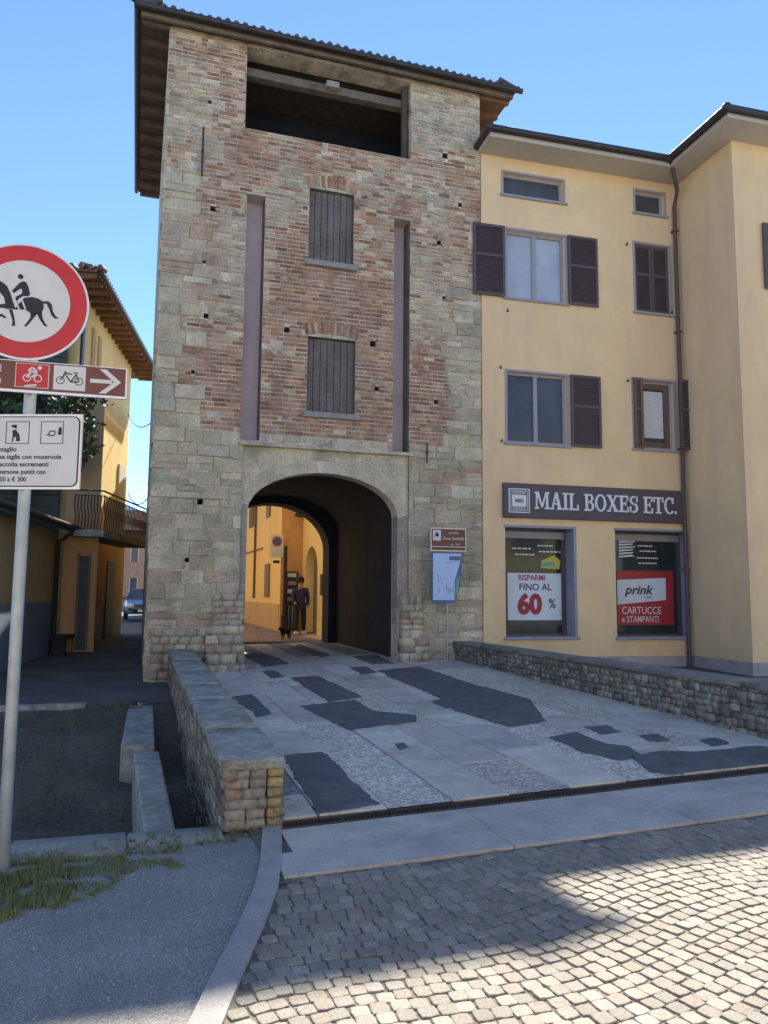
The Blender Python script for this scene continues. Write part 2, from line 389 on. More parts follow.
def slab_piece(x0,x1,y0,y1,c,th=.006):
    a = .007; x0+=a; x1-=a; y0+=a; y1-=a
    j = [U(-.004,.004) for _ in range(4)]
    P = [(x0+j[0],y0+j[1]),(x1+j[2],y0+j[3]),(x1+j[1],y1+j[0]),(x0+j[3],y1+j[2])]
    t = U(0,.005)
    mb.add([(x,y,deck_z(x,y)-.01) for x,y in P]+[(x+(.004 if q in(0,3) else -.004),y+(.004 if q<2 else -.004),deck_z(x,y)+th+t) for q,(x,y) in enumerate(P)],
           [(4,5,6,7),(0,1,5,4),(1,2,6,5),(2,3,7,6),(3,0,4,7)],'slab',c)
for k in range(len(lanes)-1):
    y = D0+U(0,.3)-.3
    y = D0
    while y < 16:
        if kinds[k] == 's': L_ = U(.7,1.5)
        else:
            if random.random() < .62: y += U(.8,1.6); continue
            L_ = U(.5,1.1)
        y1 = min(y+L_,16.0); slab_piece(lanes[k],lanes[k+1],y,y1,jc((.64,.565,.46),.15,.03)); y = y1
    if kinds[k] == 's': lane_strip(lanes[k], lanes[k+1], 16.0, D1, 'slab', (.28,.26,.245), .004)
deck = struct(mb.build('bridge_paving'))
# dark asphalt repairs in the paving
def patch(px, name='asphalt_repair'):
    mb = MB(); P = []
    for (a,b) in px:
        q = atZ(a,b,.1)
        for _ in range(3): q = atZ(a,b,deck_z(q.x,q.y))
        q.y = max(q.y,5.53); P.append(q)
    # subdivide the outline with a ragged edge
    out = []
    for i in range(len(P)):
        a, b = P[i], P[(i+1)%len(P)]; n = max(1,int((b-a).length/.07))
        for k in range(n):
            p = a.lerp(b,k/n); q1 = noise.noise(Vector((p.x*3,p.y*3,1)))*.03+U(-.012,.012); q2 = noise.noise(Vector((p.x*3,p.y*3,7)))*.03+U(-.012,.012); out.append((p.x+q1, max(p.y+q2,5.52)))
    mb.flat(out, lambda x,y: deck_z(x,y)-.02, lambda x,y: deck_z(x,y)+.016, 'patch')
    return struct(mb.build(name))
for P in [[(283,757),(323,753),(379,806),(318,817)],
          [(300,707),(355,701),(372,712),(415,716),(418,722),(350,731)],
          [(290,678),(318,677),(362,697),(330,703)],
          [(376,671),(420,667),(470,684),(530,700),(546,722),(510,727),(455,711),(438,697)],
          [(550,738),(577,733),(605,745),(630,748),(640,756),(620,761),(585,753)],
          [(632,757),(660,752),(700,753),(760,747),(800,752),(820,770),(768,776),(690,782),(650,772)],
          [(232,698),(252,695),(272,715),(258,718)],
          [(243,655),(262,653),(290,664),(265,667)],
          [(352,657),(375,655),(395,664),(372,664)],
          [(300,645),(330,655),(322,658),(290,648)],
          [(480,716),(505,713),(525,722),(500,724)],[(430,702),(448,699),(462,706),(446,709)],[(350,668),(366,667),(376,673),(362,675)],[(586,728),(606,726),(622,733),(600,736)],[(640,737),(655,735),(668,741),(650,743)],[(262,672),(274,671),(284,677),(272,679)],[(700,741),(716,739),(730,744),(712,747)],[(396,745),(404,744),(410,749),(402,751)]]: patch(P)
# threshold slabs between drain and setts
mb = MB(); rows = [(4.47,4.86),(4.86,5.335)]
for (ya,yb) in rows:
    x = .99 if ya > 4.8 else .86; x += 0
    while x < 9.5:
        L_ = U(.75,1.5); a=.004
        P=[(x+a,ya+a),(x+L_-a,ya+a),(x+L_-a,yb-a),(x+a,yb-a)]
        mb.flat(P, lambda X,Y: gx(X)-.03, (lambda t: (lambda X,Y: gx(X)+.016+t))(U(0,.003)), 'slab', jc((.53,.475,.40),.08,.02)); x += L_
mb.quad((.8,4.4,gx(.8)+.002),(9.6,4.4,gx(9.6)+.002),(9.6,5.5,gx(9.6)+.002),(.8,5.5,gx(.8)+.002),'joint')
struct(mb.build('threshold_paving'))
# drain grate
dr = thing('drain_grate',(3.5,5.42,gx(3.5)),'long rusty metal drain grate crossing the foot of the paved ramp','drain')
mb = MB(); zf = lambda x: gx(x)+.018
def seg_x(xa,xb,y0,y1,dz0,dz1,m):
    for a,b in [(xa,min(6,xb)),(6,xb)]:
        if b > a: mb.hexa([(a,y0,zf(a)+dz0),(b,y0,zf(b)+dz0),(b,y1,zf(b)+dz0),(a,y1,zf(a)+dz0),(a,y0,zf(a)+dz1),(b,y0,zf(b)+dz1),(b,y1,zf(b)+dz1),(a,y1,zf(a)+dz1)],m)
seg_x(1.02,9.4,5.345,5.36,-.04,.006,'grate'); seg_x(1.02,9.4,5.48,5.497,-.04,.006,'grate')
mb.build('frame',dr)
mb = MB(); seg_x(1.02,9.4,5.36,5.48,-.05,-.045,'black'); mb.build('channel',dr)
mb = MB(); x = 1.04
while x < 9.3:
    z = zf(x)
    for s in (-1,1):
        a,b = (5.36,5.418) if s<0 else (5.422,5.48)
        mb.hexa([(x,a,z-.03),(x+.008,a,z-.03),(x+.008+.035,b,z-.03),(x+.035,b,z-.03),(x,a,z),(x+.008,a,z),(x+.043,b,z),(x+.035,b,z)] if s<0 else
                [(x+.035,a,z-.03),(x+.043,a,z-.03),(x+.008,b,z-.03),(x,b,z-.03),(x+.035,a,z),(x+.043,a,z),(x+.008,b,z),(x,b,z)],'grate')
    x += .032
mb.build('bars',dr)

# ------------------------------------------------------------------ setts (cobbles)
mb = MB()
def kerb_x(y):   # right edge of the kerb strip
    pts = [(-2,.02),(2.0,.06),(3.16,.40),(4.0,.70),(4.5,.86),(5.45,1.03)]
    for (a,xa),(b,xb) in zip(pts,pts[1:]):
        if y <= b: return xa+(xb-xa)*(y-a)/(b-a)
    return 1.03
cell = .080; CB = [(.30,.265,.205),(.27,.24,.185),(.32,.28,.215),(.25,.22,.17),(.275,.23,.18),(.265,.24,.195),(.325,.29,.23),(.255,.225,.18)]
for i in range(-45,105):
    for j in range(-50,64):
        u_, v_ = i*cell+(.5*cell if j%2 else 0)*.35, j*cell
        x = 2.4+u_*math.cos(.13)-v_*math.sin(.13)+.07*math.sin(v_*3.1+.5)+U(-.007,.007)
        y = 2.6+u_*math.sin(.13)+v_*math.cos(.13)+.085*math.sin(u_*2.7)+U(-.007,.007)
        if y > 4.435 or y < .9 or x < kerb_x(y)+.018 or x > 6.4: continue
        if (x-2)**2+(y-3)**2 > 30: continue
        rot = .13+.085*2.7*math.cos(u_*2.7)*.9
        sx = cell*U(.93,1.0); sy = cell*U(.93,1.0)
        mb.sett(x,y,gx(x)+.006+U(-.002,.002), sx,sy,'cobble',jc(random.choice(CB),.09,.02), rot+U(-.06,.06))
mb.quad((-.1,-3,gx(0)-.004),(1,-3,gx(1)-.004),(1,4.47,gx(1)-.004),(-.1,4.47,gx(0)-.004),'joint') if False else None
for xa,xb in ((1,6),(6,7)):
    mb.quad((xa,.8,gx(xa)-.002),(xb,.8,gx(xb)-.002),(xb,4.475,gx(xb)-.002),(xa,4.475,gx(xa)-.002),'joint')
ysb = [.8+.15*k for k in range(25)]
for a,b in zip(ysb,ysb[1:]):
    if kerb_x(a) < 1: mb.quad((kerb_x(a)-.01,a,-.002),(1,a,-.002),(1,b,-.002),(kerb_x(b)-.01,b,-.002),'joint')
struct(mb.build('cobbled_road'))
mb = MB()   # the square behind and beside the camera
mb.quad((-60,-80,-.006),(60,-80,-.006),(60,.8,-.006),(-60,.8,-.006),'farcob')
mb.quad((7,.8,.146),(60,.8,.146),(60,4.4,.146),(7,4.4,.146),'farcob')
struct(mb.build('square_paving'))
# kerb strip
mb = MB(); y = .9
while y < 5.4:
    L_ = U(.55,.95); y1 = min(y+L_,5.43); wd = .135
    for a,b in [(y+.004,(y+y1)/2),((y+y1)/2,y1-.004)]:
        P = [(kerb_x(a)-wd,a),(kerb_x(a)-.004,a),(kerb_x(b)-.004,b),(kerb_x(b)-wd,b)]
        mb.flat(P,-.05,.022,'slab',(.36,.335,.30))
    y = y1
struct(mb.build('kerb'))
# left footway surface
mb = MB(); ysb = [.8+.2*k for k in range(23)]+[5.27]
for a,b in zip(ysb,ysb[1:]): mb.quad((-6,a,-.004),(kerb_x(a)-.13,a,-.004),(kerb_x(b)-.13,b,-.004),(-6,b,-.004),'asphalt')
struct(mb.build('footway'))
# lit stone band crossing the footway at the bottom of the frame is the same square
# grass
mb = MB()
def grass_d(x,y):
    d = 1.0
    edge = 4.30 + (x+.7)*.75 if x > -1.0 else 4.08
    return (y-edge)
n_ = 0
for _ in range(90000):
    x, y = U(-2.2,.35), U(4.0,5.32)
    d = grass_d(x,y)+.25*noise.noise(Vector((x*5,y*5,1)))+.1*noise.noise(Vector((x*17,y*17,1)))
    if d < -.06: continue
    if x > -.25 and random.random() < .55: continue
    if y > 5.2 and random.random() < .6: continue
    if noise.noise(Vector((x*7,y*7,9))) < -.28: continue
    h = U(.012,.045)*(1.0 if x < -.3 else .7); a = U(0,6.28); wv = .004; lx, ly = U(-.02,.02),U(-.02,.02)
    c = random.choice([(.16,.22,.07),(.20,.24,.09),(.24,.25,.11),(.30,.26,.14),(.13,.18,.06)])
    mb.add([(x-wv*math.cos(a),y-wv*math.sin(a),-.005),(x+wv*math.cos(a),y+wv*math.sin(a),-.005),(x+lx,y+ly,h)],[(0,1,2)],'grass',c); n_ += 1
    if n_ > 34000: break
for _ in range(60):     # small weeds at the slab joints
    x,y = U(-.2,.95),U(5.2,5.5)
    for q in range(10):
        a = U(0,6.28); h=U(.01,.05)
        mb.add([(x-.003,y,0),(x+.003,y,0),(x+math.cos(a)*.03,y+math.sin(a)*.03,h)],[(0,1,2)],'grass',(.12,.16,.06))
o = mb.build('grass'); o['kind'] = 'stuff'

mb = MB()
for _ in range(2600):
    x,y = U(-1.6,1.0),U(2.7,5.2)
    if x > kerb_x(y)-.14: continue
    if grass_d(x,y) > .1 and random.random()<.7: continue
    r_ = U(.002,.0055); g_ = U(.18,.5)
    mb.add([(x-r_,y-r_,-.004),(x+r_,y-r_*.6,-.004),(x+r_*.7,y+r_,-.004),(x-r_,y+r_*.8,-.004),(x,y,-.004+r_*.9)],[(0,1,4),(1,2,4),(2,3,4),(3,0,4)],'grass',(g_,g_*.97,g_*.9))
o = mb.build('loose_grit'); o['kind'] = 'stuff'
mb = MB()
for _ in range(9000):
    x,y = U(-4.5,.1),U(5.7,12.0)
    if noise.noise(Vector((x*1.3,y*1.3,4))) < -.1: continue
    z = -.64+.58*min(1,max(0,(y-6.5)/5.2))**1.3+.12*noise.noise(Vector((x*.9,y*.9,0)))
    a = U(0,6.28); w_ = .006; h = U(.03,.10); l = U(.02,.07); b_ = U(0,6.28)
    mb.add([(x-w_*math.cos(a),y-w_*math.sin(a),z),(x+w_*math.cos(a),y+w_*math.sin(a),z),(x+l*math.cos(b_),y+l*math.sin(b_),z+h)],[(0,1,2)],'grass',random.choice([(.07,.09,.035),(.12,.11,.06),(.16,.13,.08),(.05,.06,.03)]))
o = mb.build('moat_weeds'); o['kind'] = 'stuff'

# ------------------------------------------------------------------ parapets
def parapet(name, label, o0, o1, th, zt0, zt1, zb_l, zb_r, end_near=True, side_normals=(-1,1), both=True):
    """runs from o0 to o1 (x,y) along its left face; th = width to the right"""
    a = Vector((o0[0],o0[1],0)); b = Vector((o1[0],o1[1],0)); L_ = (b-a).length; u = (b-a)/L_; n = Vector((-u.y,u.x,0))  # left normal
    t = thing(name,(a.x+th/2,a.y,0),label,'parapet wall')
    zt = lambda s: zt0+(zt1-zt0)*s/L_-.075
    mb = MB(); r = -n*th
    P = lambda s,k,z: tuple(a+u*s+r*k+Vector((0,0,z)))
    e = .03/th
    mb.hexa([P(.03,e,-1.4),P(.03,1-e,-1.4 if zb_r(0)<-.5 else -.2),P(L_,1-e,-1.4 if zb_r(0)<-.5 else -.2),P(L_,e,-1.4),P(.03,e,zt(0)),P(.03,1-e,zt(0)),P(L_,1-e,zt(L_)),P(L_,e,zt(L_))],'mortard')
    rubble(mb, a+n*.0, u, n, L_, zb_l, zt, .10,.08)
    rubble(mb, a+r, u, -n, L_, zb_r, zt, .10,.08)
    return t, mb, a, u, n, r, L_, zt
# left parapet
t, mb, a, u, n, r, L_, zt = parapet('parapet','low rubble wall on the left of the ramp, with grey coping and a brick end',(.63,5.47),(.62,14.42),.40,.475,.60,lambda s:-1.2,lambda s: deck_z(1,5.5+s)-.03)
# near end face: stones and lichen-yellow bricks
for row in range(6):
    z = .0+row*.068
    x = .64
    xe = .90 if row%2 else .93
    if row in (0,1): x0s = [(.64,.78),(.78,.91)]
    elif row in (2,): x0s = [(.64,.86),(.86,.92)]
    elif row == 3: x0s = [(.64,.74),(.74,.91)]
    else: x0s = [(.64,.80),(.80,.915)]
    for (xa,xb) in x0s:
        mb.rock((xa+xb)/2,5.50,z+.034,(xb-xa)*.97,.11,.064,'mason',jc(random.choice([(.34,.30,.24),(.36,.27,.20),(.31,.29,.25),(.26,.20,.15)]),.15,.05),rnd=.12,jit=.09)
    for (xa,xb) in [(.925,1.03)]:
        mb.rock((xa+xb)/2,5.49,z+.034,(xb-xa),.10,.058,'mason',jc(random.choice([(.40,.31,.14),(.38,.27,.13),(.33,.24,.13)]),.12,.05),rnd=.12,jit=.05)
mb.build('wall',t)
def coping(t, a, u, n, L_, zt, inn, outn, th, m, s0):
    mb = MB(); s = s0; ang = math.atan2(u.y,u.x)
    while s < L_:
        e = min(s+U(1.1,1.9),L_); c_ = a+u*(s+e)/2+n*((outn-inn)/2); z = zt(max((s+e)/2,0))+th/2
        sl = math.atan2(zt(L_)-zt(0),L_)
        mb.T = Matrix.Translation((c_.x,c_.y,z+U(-.004,.004)))@Matrix.Rotation(ang,4,'Z')@Matrix.Rotation(-sl,4,'Y')
        mb.rock(0,0,0,(e-s)*.992,inn+outn+U(-.015,.015),th,m,rnd=.03,jit=.03,n=5); s = e
    mb.T = None; return mb.build('coping',t)
coping(t,a,u,n,L_,zt,.40,.025,.072,'conc',-.05)
# right parapet
t, mb, a, u, n, r, L_, zt = parapet('parapet','long rubble parapet wall on the right of the ramp in front of the shop',(6.05,4.9),(6.12,14.42),.36,.76,.70,lambda s: deck_z(6,4.9+s)-.03,lambda s:-.1)
mb.build('wall',t)
coping(t,a,u,n,L_,zt,.375,.025,.055,'concr',-.03)

# concrete copings beside the left parapet
def conc_block(P, z0, z1, label):
    mb = MB(); mb.flat(P, z0, z1, 'conc'); o = mb.build('concrete_block', org=(P[0][0],P[0][1],0))
    bv = o.modifiers.new('b','BEVEL'); bv.width=.02; bv.segments=2
    tag(o,label,'concrete block')
conc_block([(.12,5.62),(.33,5.62),(.30,8.35),(.05,8.35)],-1.3,.0,'narrow pale concrete block beside the left parapet, nearer the camera')
conc_block([(-.08,8.9),(.27,8.8),(.32,11.9),(-.02,12.0)],-1.3,-.03,'wider concrete block beside the left parapet, farther away towards the tower')

# ------------------------------------------------------------------ tower
TX0, TX1, TY, TB = .20, 6.78, 14.5, 20.6
tw = thing('gate_tower',(3.5,TY,0),'tall medieval gate tower of brick and stone with an arched passage','tower')
holes = [(1.70,5.18,10.75,12.50,None),(1.78,2.14,4.5,9.40,.38),(4.82,5.17,4.45,9.40,.40),(3.02,3.95,8.22,9.74,.16),(3.04,4.02,5.14,6.66,.16),(1.83,5.17,-.4,4.40,.07)]
put = [(210,102),(213,209),(204,262),(206,316),(193,372),(287,330),(460,205),(439,243),(445,156),(444,298),(373,344),(377,389),(200,502),(187,560),(436,402)]
for (a_,b_) in put:
    p = atY(a_,b_,TY); s = U(.03,.06); holes.append((p.x-s,p.x+s,p.z-s,p.z+s*1.1,.22))
mb = MB()
gxs = sorted({TX0,TX1}|{round(h[0],4) for h in holes}|{round(h[1],4) for h in holes}); gzs = sorted({-.4,12.56}|{round(h[2],4) for h in holes}|{round(h[3],4) for h in holes})
inh = lambda x,z,H=None: any(h[0] < x < h[1] and h[2] < z < h[3] for h in holes)
for i in range(len(gxs)-1):
    run = None
    for j in range(len(gzs)-1):
        x,z = (gxs[i]+gxs[i+1])/2,(gzs[j]+gzs[j+1])/2
        if inh(x,z): continue
        mb.quad((gxs[i],TY,gzs[j]),(gxs[i+1],TY,gzs[j]),(gxs[i+1],TY,gzs[j+1]),(gxs[i],TY,gzs[j+1]),'mortar')
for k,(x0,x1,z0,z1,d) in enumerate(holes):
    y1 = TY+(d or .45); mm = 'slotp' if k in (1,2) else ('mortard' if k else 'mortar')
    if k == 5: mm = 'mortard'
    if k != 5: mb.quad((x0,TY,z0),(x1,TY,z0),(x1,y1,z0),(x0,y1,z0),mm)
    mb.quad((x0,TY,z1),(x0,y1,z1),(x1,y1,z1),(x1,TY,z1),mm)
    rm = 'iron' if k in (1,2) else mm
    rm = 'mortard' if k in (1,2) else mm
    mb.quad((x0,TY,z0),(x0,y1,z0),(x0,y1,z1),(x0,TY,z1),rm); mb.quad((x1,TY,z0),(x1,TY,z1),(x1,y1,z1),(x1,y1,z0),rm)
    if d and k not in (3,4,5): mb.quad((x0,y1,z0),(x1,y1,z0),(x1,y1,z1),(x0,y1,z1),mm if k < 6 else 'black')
# side and back walls
mb.quad((TX0,TY,-1.3),(TX0,TY,12.56),(TX0,TB,12.56),(TX0,TB,-1.3),'mortar'); mb.quad((TX1,TY,-.4),(TX1,TB,-.4),(TX1,TB,12.56),(TX1,TY,12.56),'mortar')
mb.quad((TX0,TY,-1.3),(1.9,TY,-1.3),(1.9,TY,-.4),(TX0,TY,-.4),'mortar')
# back wall above passage and beside it, loggia room
mb.box(TX0,1.5,TB-.4,TB,-.4,12.55,'mortar'); mb.box(5.4,TX1,TB-.4,TB,-.4,12.55,'mortar'); mb.box(1.5,5.4,TB-.4,TB,4.5,12.55,'mortar')
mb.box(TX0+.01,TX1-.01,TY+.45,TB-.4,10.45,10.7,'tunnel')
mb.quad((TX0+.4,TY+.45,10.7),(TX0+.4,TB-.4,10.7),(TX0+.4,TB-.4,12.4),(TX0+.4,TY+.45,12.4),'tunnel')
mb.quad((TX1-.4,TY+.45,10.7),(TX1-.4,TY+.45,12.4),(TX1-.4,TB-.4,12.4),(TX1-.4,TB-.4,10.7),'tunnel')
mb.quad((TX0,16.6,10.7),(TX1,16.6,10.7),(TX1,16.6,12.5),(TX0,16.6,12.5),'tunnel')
BR_RED = [(.38,.195,.115),(.44,.24,.145),(.32,.165,.10),(.48,.30,.185),(.26,.145,.09),(.40,.235,.15)]
BR_PALE = [(.52,.38,.235),(.56,.44,.29),(.48,.35,.22),(.42,.305,.20),(.60,.50,.35)]
BR_GREY = [(.48,.42,.30),(.44,.38,.27),(.52,.46,.34),(.40,.34,.24)]
def piece(x0,x1,z0,z1,c,pr,j=.004):
    if x1-x0 < .012 or z1-z0 < .01: return
    y = TY-pr; r_ = lambda: U(-j,j); i = min(.004,(z1-z0)*.12)
    F = [(x0+i+r_(),y+r_(),z0+i+r_()),(x1-i+r_(),y+r_(),z0+i+r_()),(x1-i+r_(),y+r_(),z1-i+r_()),(x0+i+r_(),y+r_(),z1-i+r_())]
    B = [(x0,TY+.004,z0),(x1,TY+.004,z0),(x1,TY+.004,z1),(x0,TY+.004,z1)]
    mb.add(F+B,[(0,1,2,3),(4,5,1,0),(5,6,2,1),(6,7,3,2),(7,4,0,3)],'mason',c)
def clip(x0,x1,z0,z1):
    segs = [(x0,x1)]
    for h in holes:
        if z1 <= h[2]+.01 or z0 >= h[3]-.01: continue
        ns = []
        for (a,b) in segs:
            if b <= h[0] or a >= h[1]: ns.append((a,b)); continue
            if a < h[0]-.012: ns.append((a,h[0]-.003))
            if b > h[1]+.012: ns.append((h[1]+.003,b))
        segs = ns
    return segs
def nzv(x,z,s,o=0): return noise.noise(Vector((x*s,z*s,o)))
# brick arches over the two windows: keep-out zones
arches = [(2.92,4.05,9.76,9.99),(2.94,4.12,6.68,6.92)]
def in_arch(x,z): return any(a[0] < x < a[1] and a[2] < z < a[3] for a in arches)
ZR = .26; z = -.3
while z < 12.5:
    z1 = min(z+ZR*U(.9,1.1),12.55); zm = (z+z1)/2
    # stone/brick limits for this row
    if zm < 4.55+.0: lx, rx = 99, -99
    elif zm < 9.6:
        lx = .78+.35*nzv(1,zm,.9)+U(-.15,.15)+(.35 if 6.8 < zm < 8.2 else 0); rx = 6.05+.3*nzv(7,zm,1.1)+U(-.14,.14)
        if zm < 5.1: lx = .95+U(-.1,.1)
        if zm > 8.6: rx = 6.55+U(-.15,.1)
    else: lx = .22+U(0,.12); rx = 6.9
    if zm > 10.2: lx = 0
    x = TX0
    while x < TX1-.02:
        stone = x < lx-.1 or x > rx
        if stone:
            L_ = U(.26,.62); e = min(x+L_, TX1)
            if e > lx and x < lx: e = max(min(e,lx+.12),x+.12)
            if TX1-e < .14: e = TX1
            two = random.random() < .35
            for (za,zb) in ([(z,zm),(zm,z1)] if two else [(z,z1)]):
                for (a,b) in clip(x+.005,e-.005,za+.005,zb-.005):
                    if b-a < .03: continue
                    warm = nzv(x,zm,.6,4) > .18
                    cc = random.choice(WARM if warm and random.random()<.6 else STONE)
                    if x > 5.9: cc = tuple(q*1.08 for q in cc)
                    piece(a,b,za+.006+U(0,.008),zb-.005-U(0,.008),jc(cc,.12,.03),U(.004,.03),.011)
            x = e
        else:
            lim = min(rx if rx > x else TX1, TX1); e = min(lim+.001, TX1) if lim-x < 6 else TX1
            if e-x < .05: e = min(x+.12,TX1)
            for q in range(3):
                za = z+(z1-z)*q/3; zb = z+(z1-z)*(q+1)/3; xx = x+(0 if (q%2) else -.12)
                while xx < e:
                    bl = random.choice([.245,.245,.12]); a0, b0 = max(xx,x), min(xx+bl,e); xx += bl
                    mx_ = (a0+b0)/2
                    if in_arch(mx_,(za+zb)/2): continue
                    if nzv(mx_,zm,2.3,8) > .47 and random.random() < .6: continue      # lost bricks, mortar shows
                    for (a,b) in clip(a0+.004,b0-.004,za,zb):
                        red = .62+.95*nzv(mx_,zm,.8,2)
                        if 2.2 < mx_ < 4.8 and 4.4 < zm < 8.5: red += .45
                        if zm < 6.2: red += .35
                        if zm > 9.8: red -= .15
                        if mx_ < 2.0 and 6.3 < zm < 9.8: red -= .25
                        if mx_ > 5.1 and zm > 6.3: red -= .22
                        if 2.2 < mx_ < 2.75 and zm > 6: red -= .3
                        rr = random.random()
                        pal = BR_RED if rr < red else (BR_PALE if rr < red+.42 else BR_GREY)
                        piece(a,b,za+.007,zb-.013,jc(random.choice(pal),.14,.04),U(.004,.014),.0025)
            x = e
    z = z1
for (a,b,za,zb),(cx_,zsp) in zip(arches,[(3.485,9.72),(3.53,6.66)]):     # soldier bricks of the flat arches
    n_b = 17; hw = (b-a)/2; 
    for k in range(n_b):
        t0,t1 = -1+2*k/n_b, -1+2*(k+1)/n_b; c = jc(random.choice(BR_RED+BR_PALE[:2]),.12,.04)
        def pt(t,h): 
            bow = .07*(1-t*t); return (cx_+t*(hw-.06+.05*h), TY-.014, zsp+.015+bow+h*.24)
        F = [pt(t0+.012,0),pt(t1-.012,0),pt(t1-.012,1),pt(t0+.012,1)]
        mb.add(F+[(p[0],TY+.02,p[2]) for p in F],[(0,1,2,3),(4,5,1,0),(5,6,2,1),(6,7,3,2),(7,4,0,3)],'mason',c)
# quoins seen on the left corner, projecting unevenly
z = -.2
while z < 11:
    h = U(.2,.3)
    if random.random() < .6: mb.box(TX0-U(.005,.03),TX0+.05,TY-U(.004,.02),TY+U(.25,.5),z+.01,z+h-.01,'mason',jc(random.choice(STONE),.12,.03))
    z += h
mb.build('wall',tw)

# gateway: recessed panel, arch, passage
def seg_profile(xc,hw,zs,rise,zb,n=28):
    Rr = (hw*hw+rise*rise)/(2*rise); cz = zs+rise-Rr; P = [(xc-hw,zb),(xc-hw,zs*.5)]
    for k in range(n+1):
        t = -1+2*k/n; x = hw*math.sin(t*math.pi/2)
        P.append((xc+x, cz+math.sqrt(max(0,Rr*Rr-x*x))))
    P += [(xc+hw,zs*.5),(xc+hw,zb)]; return P
def ell_profile(xc,hw,zs,rise,zb,n=28):
    P = [(xc-hw,zb),(xc-hw,zs*.5)]
    for k in range(n+1):
        a = math.pi*(1-k/n); P.append((xc+hw*math.cos(a), zs+rise*math.sin(a)))
    P += [(xc+hw,zs*.5),(xc+hw,zb)]; return P
mb = MB()
YP = TY+.05
front = ell_profile(3.45,1.5,3.12,.83,-.3)
for (x0,z0),(x1,z1) in zip(front[1:],front[2:]):      # spandrel strips
    if x1-x0 > 1e-5: mb.quad((x0,YP,z0),(x1,YP,z1),(x1,YP,4.42),(x0,YP,4.42),'spand')
mb.quad((1.83,YP,-.3),(1.95,YP,-.3),(1.95,YP,4.42),(1.83,YP,4.42),'spand'); mb.quad((4.95,YP,-.3),(5.17,YP,-.3),(5.17,YP,4.42),(4.95,YP,4.42),'spand')
def loft(A,ya,B,yb,m):
    for (a0,a1,b0,b1) in zip(A,A[1:],B,B[1:]): mb.quad((a0[0],ya,a0[1]),(b0[0],yb,b0[1]),(b1[0],yb,b1[1]),(a1[0],ya,a1[1]),m)
loft(front,YP,front,YP+.36,'spand')
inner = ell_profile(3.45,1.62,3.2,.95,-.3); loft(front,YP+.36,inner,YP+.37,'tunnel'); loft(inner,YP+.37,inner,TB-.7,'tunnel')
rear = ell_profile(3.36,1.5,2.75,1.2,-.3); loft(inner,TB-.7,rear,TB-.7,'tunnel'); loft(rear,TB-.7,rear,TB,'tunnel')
mb.box(1.4,1.86,TB-.02,TB+.0,-.3,4.6,'mortar') if False else None
# arch ring of stones, slightly proud
Pr = ell_profile(3.45,1.5,3.12,.83,-.3,30)[2:-2]
for k in range(0,30,2):
    a,b = Pr[k],Pr[k+2]
    def outp(p,d=.30):
        v = Vector((p[0]-3.45,(p[1]-2.6))).normalized(); return (p[0]+v.x*d,min(p[1]+v.y*d,4.33))
    d = U(.24,.34); oa,ob = outp(a,d),outp(b,d); y = YP-U(.006,.014); c = jc(random.choice([(.60,.53,.385),(.54,.48,.35),(.63,.56,.41)]),.08,.02)
    q = [(a[0],y,a[1]-.002),(b[0],y,b[1]-.002),(ob[0],y,ob[1]),(oa[0],y,oa[1])]
    cxm = sum(p[0] for p in q)/4; czm = sum(p[2] for p in q)/4; q = [(cxm+(p[0]-cxm)*.985,p[1],czm+(p[2]-czm)*.985) for p in q]
    mb.add(q+[(p[0],YP+.01,p[2]) for p in q],[(0,1,2,3),(4,5,1,0),(5,6,2,1),(6,7,3,2),(7,4,0,3)],'mason',c)
# jamb blocks
for (xa,xb) in ((1.85,1.955),(4.945,5.15)):
    z = 1.0
    while z < 3.1:
        h = U(.22,.4); mb.box(xa+.004,xb+(.0),YP-U(.004,.02),YP+.3,z+.005,z+h-.005,'mason',jc(random.choice([(.37,.34,.28),(.33,.31,.26)]),.1,.03)) if xb < 3 else mb.box(xa,xb-.004,YP-U(.004,.02),YP+.3,z+.005,z+h-.005,'mason',jc(random.choice([(.37,.33,.28),(.33,.29,.24)]),.1,.03)); z += h
mb.build('gateway',tw)
mb = MB(); mb.cbox(1.75,5.24,TY-.07,TY+.03,4.385,4.455,'spand',.01); mb.build('string_course',tw)
# rubble feet of the two jambs
def foot(x0,x1,yf0,yf1,z0,z1,label):
    mb = MB(); z = z0
    while z < z1:
        h = U(.10,.18); k = (z-z0)/(z1-z0); yf = yf0+(yf1-yf0)*k; x = x0
        while x < x1-.05:
            w_ = min(U(.14,.3),x1-x); mb.rock(x+w_/2,(yf+TY+.1)/2+U(-.015,.015),z+h/2,w_*.99,(TY+.1-yf),h*.98,'mason',jc(random.choice(STONE+WARM),.16,.04),rnd=.08,jit=.08); x += w_
        z += h
    mb.build('stone_foot',tw)
foot(1.24,1.93,14.02,14.35,.05,.72,''); foot(1.36,1.93,14.36,14.44,.70,1.5,'')
foot(4.97,5.55,14.2,14.3,.1,.75,''); foot(5.0,5.45,14.34,14.42,.75,1.45,'')
foot(.3,1.25,14.36,14.42,-.1,.86,'')
# iron anchors
def bar(px,py0,py1,name='wall_anchor',r=.018):
    a = atY(px,py0,TY-.05); b = atY(px,py1,TY-.05); mb = MB(); mb.tube([(a.x,TY-.06,a.z),(a.x,TY-.06,b.z)],r,'iron',6)
    zc = (a.z+b.z)/2; mb.tube([(a.x,TY-.09,zc),(a.x,TY+.02,zc)],r*1.3,'iron',6); mb.build(name,tw)
bar(203.5,127,176); bar(427,443,463,r=.014)
